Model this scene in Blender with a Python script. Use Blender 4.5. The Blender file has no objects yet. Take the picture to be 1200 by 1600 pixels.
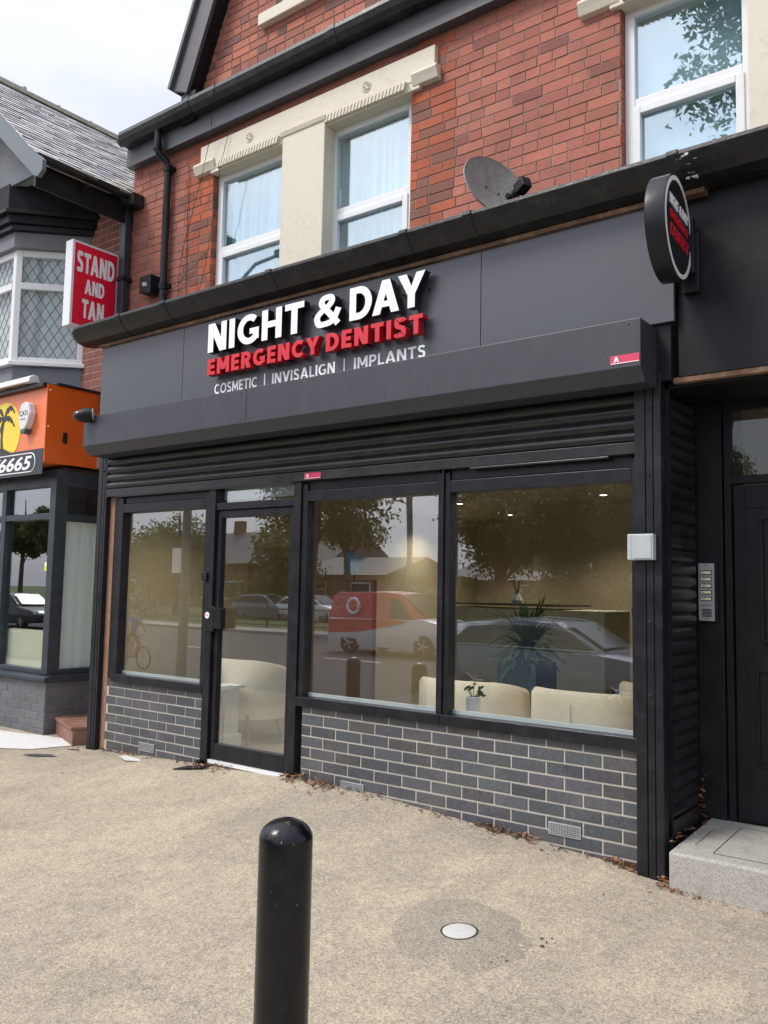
import bpy, math, random, bmesh
from mathutils import Vector, Matrix, noise
R = math.radians
sc = bpy.context.scene
C = sc.collection
rnd = random.Random(7)

# ------------------------------------------------------------------ camera
cd = bpy.data.cameras.new("camera"); cam = bpy.data.objects.new("camera", cd); C.objects.link(cam)
cd.lens = 30.415; cd.sensor_width = 36; cd.sensor_fit = 'AUTO'; cd.clip_start = 0.05; cd.clip_end = 900
def cam_matrix(yaw, pitch, roll, loc):
    fw = Vector((math.sin(yaw)*math.cos(pitch), math.cos(yaw)*math.cos(pitch), math.sin(pitch)))
    rt = Vector((math.cos(yaw), -math.sin(yaw), 0)); up = rt.cross(fw)
    r2 = rt*math.cos(roll)+up*math.sin(roll); u2 = -rt*math.sin(roll)+up*math.cos(roll)
    m = Matrix((r2, u2, -fw)).transposed().to_4x4(); m.translation = loc
    return m
cam.matrix_world = cam_matrix(-0.6561, 0.0887, 0.0192, Vector((4.1091, -4.5534, 1.5278)))
sc.camera = cam

# ------------------------------------------------------------------ light
SUN_EL, SUN_AZ = R(52), R(215)     # azimuth clockwise from +Y: the sun stands front left of the shop
w = bpy.data.worlds.new("World"); sc.world = w; w.use_nodes = True
nt = w.node_tree; nt.nodes.clear()
def wn(t, **k):
    n = nt.nodes.new(t)
    for a, b in k.items(): setattr(n, a, b)
    return n
sky = wn('ShaderNodeTexSky', sky_type='NISHITA', sun_disc=False)
sky.sun_elevation = SUN_EL; sky.sun_rotation = SUN_AZ; sky.air_density = 1.0; sky.dust_density = 3.0
bg1 = wn('ShaderNodeBackground'); bg1.inputs[1].default_value = 0.03
nt.links.new(sky.outputs[0], bg1.inputs[0])
tc = wn('ShaderNodeTexCoord'); nz = wn('ShaderNodeTexNoise'); nz.inputs['Scale'].default_value = 2.2; nz.inputs['Detail'].default_value = 5
nz.inputs['Roughness'].default_value = 0.5
mp = wn('ShaderNodeMapping'); mp.inputs['Scale'].default_value = (1, 1, 2.5)
nt.links.new(tc.outputs['Generated'], mp.inputs[0]); nt.links.new(mp.outputs[0], nz.inputs['Vector'])
cr = wn('ShaderNodeValToRGB'); cr.color_ramp.elements[0].position = 0.36; cr.color_ramp.elements[0].color = (0.58, 0.63, 0.79, 1)
cr.color_ramp.elements[1].position = 0.64; cr.color_ramp.elements[1].color = (0.92, 0.91, 0.99, 1)
nt.links.new(nz.outputs['Fac'], cr.inputs[0])
bg2 = wn('ShaderNodeBackground')
sx = wn('ShaderNodeSeparateXYZ'); nt.links.new(tc.outputs['Generated'], sx.inputs[0])   # an overcast dome is brighter overhead
mr = wn('ShaderNodeMapRange'); mr.inputs['From Min'].default_value = 0.0; mr.inputs['From Max'].default_value = 1.0
mr.inputs['To Min'].default_value = 0.43; mr.inputs['To Max'].default_value = 0.66
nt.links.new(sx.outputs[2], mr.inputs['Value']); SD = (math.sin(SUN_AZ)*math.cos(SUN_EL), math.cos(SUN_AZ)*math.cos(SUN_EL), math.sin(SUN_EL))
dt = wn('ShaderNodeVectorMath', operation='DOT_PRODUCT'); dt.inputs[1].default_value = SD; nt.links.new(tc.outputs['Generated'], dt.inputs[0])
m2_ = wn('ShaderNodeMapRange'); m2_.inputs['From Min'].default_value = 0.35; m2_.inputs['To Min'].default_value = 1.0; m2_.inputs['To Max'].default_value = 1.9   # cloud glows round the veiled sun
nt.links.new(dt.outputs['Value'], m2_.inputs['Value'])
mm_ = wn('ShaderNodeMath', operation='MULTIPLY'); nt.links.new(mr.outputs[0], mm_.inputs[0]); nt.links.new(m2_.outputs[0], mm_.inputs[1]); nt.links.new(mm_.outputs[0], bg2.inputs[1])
nt.links.new(cr.outputs[0], bg2.inputs[0])
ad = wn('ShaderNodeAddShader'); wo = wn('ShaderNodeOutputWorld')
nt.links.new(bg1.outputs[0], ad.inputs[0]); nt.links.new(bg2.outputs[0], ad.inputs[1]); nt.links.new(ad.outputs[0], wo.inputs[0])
sl = bpy.data.lights.new("sun", 'SUN'); so = bpy.data.objects.new("sun", sl); C.objects.link(so)
sl.energy = 1.5; sl.angle = R(18); sl.color = (1.0, 0.95, 0.86)
sdir = Vector((math.sin(SUN_AZ)*math.cos(SUN_EL), math.cos(SUN_AZ)*math.cos(SUN_EL), math.sin(SUN_EL)))
so.rotation_euler = (-sdir).to_track_quat('-Z', 'Y').to_euler()
sc.view_settings.view_transform = 'Standard'; sc.view_settings.look = 'None'
sc.view_settings.exposure = 0.80; sc.view_settings.gamma = 1.0
sc.cycles.max_bounces = 8; sc.cycles.transparent_max_bounces = 16

# ------------------------------------------------------------------ materials
def newmat(name):
    m = bpy.data.materials.new(name); m.use_nodes = True
    return m, m.node_tree, m.node_tree.nodes['Principled BSDF']
def nd(t, ty, **k):
    n = t.nodes.new(ty)
    for a, b in k.items():
        if a in n.inputs: n.inputs[a].default_value = b
        else: setattr(n, a, b)
    return n
def ramp(t, src, stops):
    r = t.nodes.new('ShaderNodeValToRGB')
    e = r.color_ramp.elements
    while len(e) < len(stops): e.new(0.5)
    for i, (p, c) in enumerate(stops):
        e[i].position = p; e[i].color = (c[0], c[1], c[2], 1) if isinstance(c, (tuple, list)) else (c, c, c, 1)
    t.links.new(src, r.inputs[0]); return r.outputs[0]
def mix(t, a, b, f, mode='MIX'):
    m = t.nodes.new('ShaderNodeMix'); m.data_type = 'RGBA'; m.blend_type = mode
    for s, v in ((m.inputs['Factor'], f), (m.inputs['A'], a), (m.inputs['B'], b)):
        if hasattr(v, 'links'): t.links.new(v, s)
        elif isinstance(v, (int, float)): s.default_value = v if s.type == 'VALUE' else (v, v, v, 1)
        else: s.default_value = (v[0], v[1], v[2], 1)
    return m.outputs['Result']
def objco(t, scale=(1, 1, 1)):
    c = t.nodes.new('ShaderNodeNewGeometry'); m = t.nodes.new('ShaderNodeMapping'); m.inputs['Scale'].default_value = scale
    t.links.new(c.outputs['Position'], m.inputs[0]); return m.outputs[0]
def noisef(t, vec, scale, detail=4, rough=0.55):
    n = nd(t, 'ShaderNodeTexNoise'); n.inputs['Scale'].default_value = scale
    n.inputs['Detail'].default_value = detail; n.inputs['Roughness'].default_value = rough
    t.links.new(vec, n.inputs['Vector']); return n.outputs['Fac']
def bump(t, p, h, dist, strength=1.0):
    b = t.nodes.new('ShaderNodeBump'); b.inputs['Distance'].default_value = dist; b.inputs['Strength'].default_value = strength
    t.links.new(h, b.inputs['Height']); t.links.new(b.outputs[0], p.inputs['Normal'])
def paint(name, col, rough=0.45, var=0.12, dirt=None, metal=0.0, bs=0.0006, nscale=9, spec=0.5, streak=False, coat=0.0, rv=1.0, chips=None):
    """painted or plastic surface: faint tone drift, grime, fine orange-peel bump"""
    m, t, p = newmat(name)
    v = objco(t, (1, 1, 0.25) if streak else (1, 1, 1))
    n1 = noisef(t, v, nscale, 6, 0.6); n2 = noisef(t, v, nscale*6, 4, 0.6)
    lo = tuple(max(0, c*(1-var)) for c in col); hi = tuple(min(1, c*(1+var)) for c in col)
    c = ramp(t, n1, [(0.3, lo), (0.7, hi)])
    if dirt:
        f = ramp(t, mulv(t, n1, n2), [(0.24, 0), (0.42, dirt[3] if len(dirt) > 3 else 0.5)])
        c = mix(t, c, dirt[:3], f)
    if chips:   # small pale scratches and chips
        vv = objco(t, (1, 1, 0.45)); vo = nd(t, 'ShaderNodeTexVoronoi'); vo.inputs['Scale'].default_value = 34; t.links.new(vv, vo.inputs['Vector'])
        wv = noisef(t, vv, 3.0, 4, 0.7)
        f = mulv(t, ramp(t, vo.outputs['Distance'], [(0.03, 1), (0.075, 0)]), ramp(t, wv, [(0.45, 0), (0.55, chips)]))
        c = mix(t, c, (0.32, 0.31, 0.29), f)
    t.links.new(c, p.inputs['Base Color'])
    t.links.new(ramp(t, n1, [(0.3, max(0, rough-0.07*rv)), (0.7, min(1, rough+0.1*rv))]), p.inputs['Roughness'])
    p.inputs['Metallic'].default_value = metal
    p.inputs['Specular IOR Level'].default_value = spec
    p.inputs['Coat Weight'].default_value = coat
    if bs: bump(t, p, n2, bs)
    return m
def mulv(t, a, b):
    m = t.nodes.new('ShaderNodeMath'); m.operation = 'MULTIPLY'; t.links.new(a, m.inputs[0])
    if hasattr(b, 'links'): t.links.new(b, m.inputs[1])
    else: m.inputs[1].default_value = b
    return m.outputs[0]
def brickmat(name, gloss, dirtcol, bumpd):
    m, t, p = newmat(name)
    a = nd(t, 'ShaderNodeAttribute'); a.attribute_name = 'tint'
    v = objco(t)
    n1 = noisef(t, v, 60, 5, 0.7); n2 = noisef(t, v, 3.2, 5, 0.6); n3 = noisef(t, v, 240, 2, 0.5)
    c = mix(t, a.outputs['Color'], (0.5, 0.5, 0.5), 1.0, 'MULTIPLY')
    c = mix(t, c, a.outputs['Color'], ramp(t, n1, [(0.3, 0.35), (0.62, 1.0)]))
    c = mix(t, c, dirtcol, ramp(t, mix(t, n2, n1, 0.35), [(0.48, 0.0), (0.70, 0.5)]))
    t.links.new(c, p.inputs['Base Color'])
    t.links.new(ramp(t, n1, [(0.3, gloss), (0.8, min(1, gloss+0.25))]), p.inputs['Roughness'])
    bump(t, p, mix(t, n1, n3, 0.35), bumpd)
    return m
def glassmat(name, f0=0.07, tint=(0.93, 0.96, 0.95), wob=0.0, gcol=(0.95, 0.97, 1)):
    m = bpy.data.materials.new(name); m.use_nodes = True; t = m.node_tree; t.nodes.clear()
    o = t.nodes.new('ShaderNodeOutputMaterial'); mx = t.nodes.new('ShaderNodeMixShader')
    tr = t.nodes.new('ShaderNodeBsdfTransparent'); tr.inputs[0].default_value = (*tint, 1)
    gl = t.nodes.new('ShaderNodeBsdfGlossy'); gl.inputs['Roughness'].default_value = 0.0; gl.inputs[0].default_value = (*gcol, 1)
    g = t.nodes.new('ShaderNodeNewGeometry')
    d = t.nodes.new('ShaderNodeVectorMath'); d.operation = 'DOT_PRODUCT'
    t.links.new(g.outputs['Normal'], d.inputs[0]); t.links.new(g.outputs['Incoming'], d.inputs[1])
    def mth(op, a, b=None):
        q = t.nodes.new('ShaderNodeMath'); q.operation = op
        for i, v in enumerate((a, b)):
            if v is None: continue
            if hasattr(v, 'links'): t.links.new(v, q.inputs[i])
            else: q.inputs[i].default_value = v
        return q.outputs[0]
    k = mth('POWER', mth('SUBTRACT', 1.0, mth('ABSOLUTE', d.outputs['Value'])), 5.0)
    t.links.new(mth('ADD', mth('MULTIPLY', k, 1-f0), f0), mx.inputs[0])
    t.links.new(tr.outputs[0], mx.inputs[1]); t.links.new(gl.outputs[0], mx.inputs[2]); t.links.new(mx.outputs[0], o.inputs[0])
    if wob:
        v = objco(t); n = noisef(t, v, 1.6, 1, 0.4)
        b = t.nodes.new('ShaderNodeBump'); b.inputs['Distance'].default_value = wob
        t.links.new(n, b.inputs['Height']); t.links.new(b.outputs[0], gl.inputs['Normal'])
    return m
def emit(name, col, s):
    m, t, p = newmat(name)
    p.inputs['Base Color'].default_value = (*col, 1); p.inputs['Emission Color'].default_value = (*col, 1); p.inputs['Emission Strength'].default_value = s
    return m

M = {}
M['black'] = paint('black_satin_paint', (0.010, 0.0108, 0.014), 0.36, 0.25, (0.05, 0.047, 0.045, 0.2), bs=0.0004, spec=0.35)
M['blackmatt'] = paint('black_matt_paint', (0.0075, 0.008, 0.010), 0.45, 0.3, (0.03, 0.028, 0.026, 0.25), bs=0.0008, spec=0.25)
M['shutter'] = paint('black_shutter_metal', (0.015, 0.0155, 0.017), 0.34, 0.3, (0.06, 0.055, 0.05, 0.3), nscale=7, chips=.5)
M['fascia'] = paint('anthracite_composite_panel', (0.062, 0.067, 0.079), 0.36, 0.02, None, bs=0, spec=0.6, rv=0.15, nscale=2)
M['hood'] = paint('anthracite_hood_metal', (0.038, 0.042, 0.052), 0.42, 0.1, (0.11, 0.105, 0.10, 0.10), bs=0.0001, streak=True, nscale=22, rv=.3, chips=.5)
M['upfascia'] = paint('dark_grey_painted_timber', (0.062, 0.067, 0.078), 0.42, 0.12, (0.12, 0.11, 0.1, 0.2), bs=0.001)
M['gutter'] = paint('weathered_black_gutter', (0.011, 0.012, 0.013), 0.34, 0.4, (0.075, 0.078, 0.07, 0.35), bs=0.002, nscale=9, spec=0.4)
M['white'] = paint('white_upvc', (0.74, 0.75, 0.76), 0.3, 0.03, (0.45, 0.45, 0.42, 0.12), bs=0)
M['stone'] = paint('cream_painted_stone', (0.66, 0.61, 0.50), 0.65, 0.05, (0.42, 0.38, 0.28, 0.35), bs=0.0015, nscale=4)
M['mortar'] = paint('cream_mortar', (0.50, 0.46, 0.39), 0.9, 0.15, (0.25, 0.22, 0.17, 0.5), bs=0.003, nscale=20)
M['redmortar'] = paint('pale_grey_mortar', (0.30, 0.25, 0.21), 0.9, 0.3, (0.06, 0.05, 0.045, 0.75), bs=0.004, nscale=5)
M['bluebrick'] = brickmat('blue_engineering_brick', 0.34, (0.16, 0.155, 0.15), 0.0012)
M['redbrick'] = brickmat('red_facing_brick', 0.72, (0.10, 0.052, 0.042), 0.004)
M['greybrick'] = brickmat('grey_painted_brick', 0.6, (0.17, 0.17, 0.17), 0.003)
M['greymortar'] = paint('grey_painted_mortar', (0.15, 0.15, 0.16), 0.7, 0.15, (0.25, 0.24, 0.22, 0.4), bs=0.003, nscale=14)
M['glass'] = glassmat('window_glass', 0.18, wob=0.00035)
M['upglass'] = glassmat('upper_window_glass', 0.27, (0.93, 0.99, 1.0), wob=0.0003, gcol=(0.80, 0.90, 0.93))
M['carglass'] = paint('dark_car_glass', (0.02, 0.022, 0.024), 0.06, 0.1, bs=0)
M['wood'] = paint('bare_weathered_timber', (0.30, 0.165, 0.10), 0.8, 0.35, (0.09, 0.06, 0.045, 0.8), bs=0.002, nscale=11, streak=True)
M['woodcap'] = paint('bare_brown_timber', (0.16, 0.085, 0.05), 0.8, 0.4, (0.35, 0.26, 0.17, 0.6), bs=0.002, nscale=6)
M['decking'] = paint('brown_composite_decking', (0.21, 0.105, 0.07), 0.6, 0.2, (0.33, 0.24, 0.19, 0.4), bs=0.001)
M['orange'] = paint('orange_sign_panel', (0.72, 0.115, 0.008), 0.33, 0.06, (0.45, 0.12, 0.03, 0.25), bs=0.0003, nscale=4)
M['orangef'] = paint('faded_orange_sign_print', (0.80, 0.20, 0.07), 0.33, 0.08, None, bs=0.0003, nscale=4)
M['yellow'] = paint('yellow_sign_print', (0.85, 0.62, 0.03), 0.35, 0.05, bs=0)
M['signblack'] = paint('black_sign_print', (0.012, 0.012, 0.013), 0.35, 0.2, bs=0)
M['signnavy'] = paint('dark_navy_sign_print', (0.02, 0.024, 0.035), 0.35, 0.2, bs=0)
M['signwhite'] = paint('white_sign_print', (0.9, 0.9, 0.9), 0.35, 0.03, bs=0)
M['signred'] = paint('red_acrylic', (0.80, 0.008, 0.04), 0.3, 0.05, bs=0)
M['letterwhite'] = paint('white_acrylic_letter_face', (0.88, 0.90, 0.90), 0.3, 0.02, bs=0)
M['letterred'] = paint('red_acrylic_letter_face', (0.60, 0.012, 0.026), 0.32, 0.03, bs=0)
M['letterredside'] = paint('red_letter_return', (0.45, 0.008, 0.018), 0.35, 0.05, bs=0)
M['alumin'] = paint('brushed_aluminium', (0.42, 0.42, 0.42), 0.42, 0.1, metal=0.7, bs=0.0004)
M['galv'] = paint('galvanised_vent', (0.40, 0.42, 0.44), 0.5, 0.15, (0.2, 0.2, 0.2, 0.3), metal=0.4)
M['plasticgrey'] = paint('pale_grey_plastic', (0.42, 0.46, 0.46), 0.4, 0.08, (0.25, 0.24, 0.2, 0.4))
M['dish'] = paint('grey_satellite_dish', (0.21, 0.20, 0.19), 0.6, 0.2, (0.30, 0.27, 0.26, 0.4), bs=0.001, nscale=25)
M['slate'] = brickmat('roof_slate', 0.5, (0.42, 0.40, 0.36), 0.004)
M['darkslate'] = paint('dark_roof_slate', (.09, .09, .095), .6, .2, bs=.004)
M['ridge'] = paint('lichen_ridge_tile', (0.34, 0.31, 0.24), 0.9, 0.35, (0.16, 0.15, 0.11, 0.7), bs=0.01, nscale=9)
M['bluegrey'] = paint('blue_grey_painted_timber', (0.13, 0.155, 0.175), 0.5, 0.08, (0.2, 0.21, 0.21, 0.25), bs=0.001)
M['darkblue'] = paint('dark_blue_black_paint', (0.022, 0.032, 0.042), 0.4, 0.2, (0.08, 0.09, 0.095, 0.25), bs=0.0006)
M['render'] = paint('grey_painted_render', (0.18, 0.19, 0.215), 0.7, 0.08, (0.28, 0.28, 0.28, 0.3), bs=0.002, nscale=5)
M['pebble'] = paint('pebbledash', (0.34, 0.35, 0.37), 0.9, 0.3, (0.12, 0.12, 0.13, 0.6), bs=0.012, nscale=40)
M['soffit'] = paint('beige_soffit_board', (0.42, 0.33, 0.28), 0.6, 0.06, (0.3, 0.22, 0.18, 0.3), bs=0.0006)
M['curtain'] = paint('white_net_curtain', (0.50, 0.60, 0.63), 0.9, 0.05, bs=0.001)
M['blind'] = paint('white_blind', (0.70, 0.70, 0.71), 0.8, 0.08, (0.5, 0.5, 0.5, 0.3), bs=0.001, nscale=3)
M['lead'] = paint('lead_came', (0.16, 0.17, 0.18), 0.5, 0.1)
M['paper'] = paint('white_paper_sheet', (0.84, 0.86, 0.84), 0.85, 0.07, (0.45, 0.46, 0.43, 0.3), bs=0.006, nscale=6)
M['creamboard'] = paint('cream_board', (0.78, 0.74, 0.52), 0.7, 0.05, (0.55, 0.53, 0.35, 0.35), bs=0.001, nscale=3)
M['interior'] = paint('beige_interior_wall', (0.46, 0.38, 0.25), 0.8, 0.05, bs=0.001)
M['ceiling'] = paint('brown_interior_ceiling', (0.34, 0.28, 0.19), 0.7, 0.08)
M['floor'] = paint('grey_interior_floor', (0.22, 0.20, 0.17), 0.4, 0.15, nscale=3)
M['counter'] = paint('cream_reception_panel', (0.62, 0.58, 0.46), 0.5, 0.03)
M['brownpanel'] = paint('brown_screen_panel', (0.16, 0.10, 0.065), 0.5, 0.1)
M['fabric'] = paint('cream_boucle_fabric', (0.80, 0.70, 0.56), 0.9, 0.06, bs=0.002, nscale=30)
M['bluepot'] = paint('teal_planter', (0.05, 0.10, 0.12), 0.4, 0.15)
M['bluetooth'] = paint('blue_plaque', (0.05, 0.25, 0.40), 0.4, 0.1)
M['dark'] = paint('dark_interior_lining', (0.02, 0.018, 0.016), 0.8, 0.2)
M['bollard'] = paint('black_bollard_coating', (0.0045, 0.005, 0.0065), 0.2, 0.2, (0.05, 0.05, 0.05, 0.10), bs=0.0006, nscale=14, spec=0.4, chips=0.9)
M['tyre'] = paint('tyre_rubber', (0.015, 0.015, 0.015), 0.8, 0.2)
M['rim'] = paint('alloy_rim', (0.45, 0.45, 0.46), 0.3, 0.1, metal=0.8, bs=0)
M['slab'] = paint('whitewashed_concrete', (0.62, 0.62, 0.60), 0.85, 0.08, (0.3, 0.29, 0.27, 0.5), bs=0.004, nscale=7)
M['cover'] = paint('pale_metal_cover', (0.52, 0.52, 0.49), 0.6, 0.15, (0.2, 0.2, 0.19, 0.8), bs=0.003, nscale=40)
M['asphalt'] = paint('asphalt', (0.055, 0.055, 0.057), 0.85, 0.2, bs=0.006, nscale=12)
M['kerb'] = paint('kerb_stone', (0.30, 0.29, 0.27), 0.85, 0.15, bs=0.004)
M['grass'] = paint('mown_grass', (0.085, 0.13, 0.03), 0.9, 0.4, (0.16, 0.16, 0.06, 0.5), bs=0.02, nscale=6)
M['bark'] = paint('tree_bark', (0.09, 0.07, 0.05), 0.9, 0.3, bs=0.01)
M['iron'] = paint('black_iron', (0.012, 0.012, 0.013), 0.5, 0.2)
M['steelpole'] = paint('grey_steel_pole', (0.12, 0.14, 0.15), 0.5, 0.15)
M['lamp'] = emit('lit_downlight', (1, 0.93, 0.8), 9)
M['headlamp'] = paint('headlamp_glass', (0.7, 0.72, 0.74), 0.1, 0.05, bs=0)
M['cable'] = paint('thin_black_cable', (0.02, 0.02, 0.02), 0.6, 0.1, bs=0)
M['hazard'] = paint('yellow_hazard_sticker', (0.75, 0.72, 0.02), 0.4, 0.05, bs=0)
M['pinksticker'] = paint('pink_red_sticker', (0.62, 0.05, 0.12), 0.35, 0.1, bs=0)
M['leafgreen'] = paint('dark_green_leaf', (0.045, 0.095, 0.035), 0.45, 0.3)
M['skin'] = paint('skin', (0.45, 0.26, 0.18), 0.6, 0.05)
M['bluecloth'] = paint('blue_cloth', (0.02, 0.08, 0.45), 0.8, 0.1)
M['darkcloth'] = paint('dark_cloth', (0.03, 0.03, 0.035), 0.8, 0.1)
M['pinkpaint'] = paint('pink_bicycle_paint', (0.6, 0.12, 0.16), 0.35, 0.1)
def leafmat(name, a, b, thin=.45):
    m, t, p = newmat(name)
    at = nd(t, 'ShaderNodeAttribute'); at.attribute_name = 'tint'
    c = mix(t, a, b, at.outputs['Fac']); t.links.new(c, p.inputs['Base Color']); p.inputs['Roughness'].default_value = 0.55
    tl = t.nodes.new('ShaderNodeBsdfTranslucent'); t.links.new(c, tl.inputs[0]); ms = t.nodes.new('ShaderNodeMixShader'); ms.inputs[0].default_value = thin
    t.links.new(p.outputs[0], ms.inputs[1]); t.links.new(tl.outputs[0], ms.inputs[2]); t.links.new(ms.outputs[0], t.nodes['Material Output'].inputs[0])
    return m
M['foliage'] = leafmat('tree_foliage', (0.05, 0.075, 0.022), (0.18, 0.19, 0.06))
M['foliage2'] = leafmat('olive_foliage', (0.09, 0.085, 0.03), (0.28, 0.24, 0.08))
M['deadleaf'] = leafmat('dead_leaf', (0.09, 0.045, 0.025), (0.28, 0.13, 0.06), .1)
def bodypaint(name, col, col2=None):
    m = paint(name, col, 0.22, 0.03, bs=0, coat=0.6)
    return m

def pavement_mat(name, base, dark, light, speck, stain):
    m, t, p = newmat(name)
    v = objco(t)
    big = noisef(t, v, 1.1, 8, 0.72); med = noisef(t, v, 5.5, 5, 0.6); fine = noisef(t, v, 55, 4, 0.7)
    vo = nd(t, 'ShaderNodeTexVoronoi'); vo.inputs['Scale'].default_value = 190; t.links.new(v, vo.inputs['Vector'])
    vo2 = nd(t, 'ShaderNodeTexVoronoi'); vo2.inputs['Scale'].default_value = 300; t.links.new(v, vo2.inputs['Vector'])
    sep = nd(t, 'ShaderNodeSeparateColor'); t.links.new(vo.outputs['Color'], sep.inputs[0])
    sep2 = nd(t, 'ShaderNodeSeparateColor'); t.links.new(vo2.outputs['Color'], sep2.inputs[0])
    c = mix(t, base, light, ramp(t, med, [(0.4, 0), (0.7, 0.55)]))
    grit = noisef(t, v, 95, 3, 0.75); mot = noisef(t, v, 24, 5, 0.75)
    c = mix(t, c, dark, ramp(t, mix(t, mix(t, big, med, 0.35), mot, 0.38), [(0.45, 0.0), (0.60, stain)]))
    wide = noisef(t, objco(t, (0.55, 1.0, 1)), 0.75, 7, 0.68); drip = noisef(t, objco(t, (3.0, 0.7, 1)), 1.6, 6, 0.7)
    c = mix(t, c, dark, ramp(t, mix(t, wide, drip, 0.4), [(0.47, 0.0), (0.60, 0.42)]))
    c = mix(t, c, light, ramp(t, mix(t, drip, big, 0.5), [(0.36, 0.5), (0.46, 0.0)]))
    gum = nd(t, 'ShaderNodeTexVoronoi'); gum.inputs['Scale'].default_value = 2.6; t.links.new(v, gum.inputs['Vector'])
    c = mix(t, c, (0.16, 0.145, 0.12), mulv(t, ramp(t, gum.outputs['Distance'], [(0.028, 0.7), (0.045, 0)]), ramp(t, med, [(0.45, 0), (0.55, 1)])))
    c = mix(t, c, (0.15, 0.13, 0.10), mulv(t, ramp(t, grit, [(0.50, 0), (0.60, 1)]), speck*1.25))
    c = mix(t, c, (0.70, 0.61, 0.46), mulv(t, ramp(t, grit, [(0.36, 1), (0.44, 0)]), speck*0.9))
    c = mix(t, c, (0.08, 0.07, 0.055), mulv(t, ramp(t, sep.outputs[0], [(0.70, 0), (0.74, 1)]), speck))
    c = mix(t, c, (0.10, 0.09, 0.07), mulv(t, ramp(t, fine, [(0.50, 0), (0.62, 1)]), speck*0.75))
    c = mix(t, c, (0.78, 0.70, 0.56), mulv(t, ramp(t, sep2.outputs[1], [(0.72, 0), (0.78, 1)]), speck*0.8))
    t.links.new(c, p.inputs['Base Color']); p.inputs['Roughness'].default_value = 0.92
    h = mix(t, fine, sep.outputs[2], 0.45); bump(t, p, mix(t, h, grit, 0.4), 0.009)
    return m
M['pave'] = pavement_mat('exposed_aggregate_concrete', (0.48, 0.405, 0.285), (0.235, 0.212, 0.168), (0.58, 0.49, 0.345), 0.38, 0.9)
M['patch'] = pavement_mat('grey_mortar_patch', (0.295, 0.262, 0.2), (0.2, 0.18, 0.145), (0.36, 0.32, 0.25), 0.38, 0.6)
def terrazzo():
    m, t, p = newmat('terrazzo')
    v = objco(t)
    vo = nd(t, 'ShaderNodeTexVoronoi'); vo.inputs['Scale'].default_value = 240; t.links.new(v, vo.inputs['Vector'])
    s = nd(t, 'ShaderNodeSeparateColor'); t.links.new(vo.outputs['Color'], s.inputs[0])
    n = noisef(t, v, 5, 6, 0.65)
    c = mix(t, (0.40, 0.385, 0.345), (0.17, 0.17, 0.165), ramp(t, s.outputs[0], [(0.72, 0), (0.76, 0.7)]))
    c = mix(t, c, (0.33, 0.28, 0.22), ramp(t, s.outputs[1], [(0.75, 0), (0.8, 0.5)]))
    c = mix(t, c, (0.20, 0.18, 0.15), ramp(t, n, [(0.5, 0), (0.75, 0.55)]))
    t.links.new(c, p.inputs['Base Color']); p.inputs['Roughness'].default_value = 0.6
    bump(t, p, n, 0.002); return m
M['terrazzo'] = terrazzo()

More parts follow.
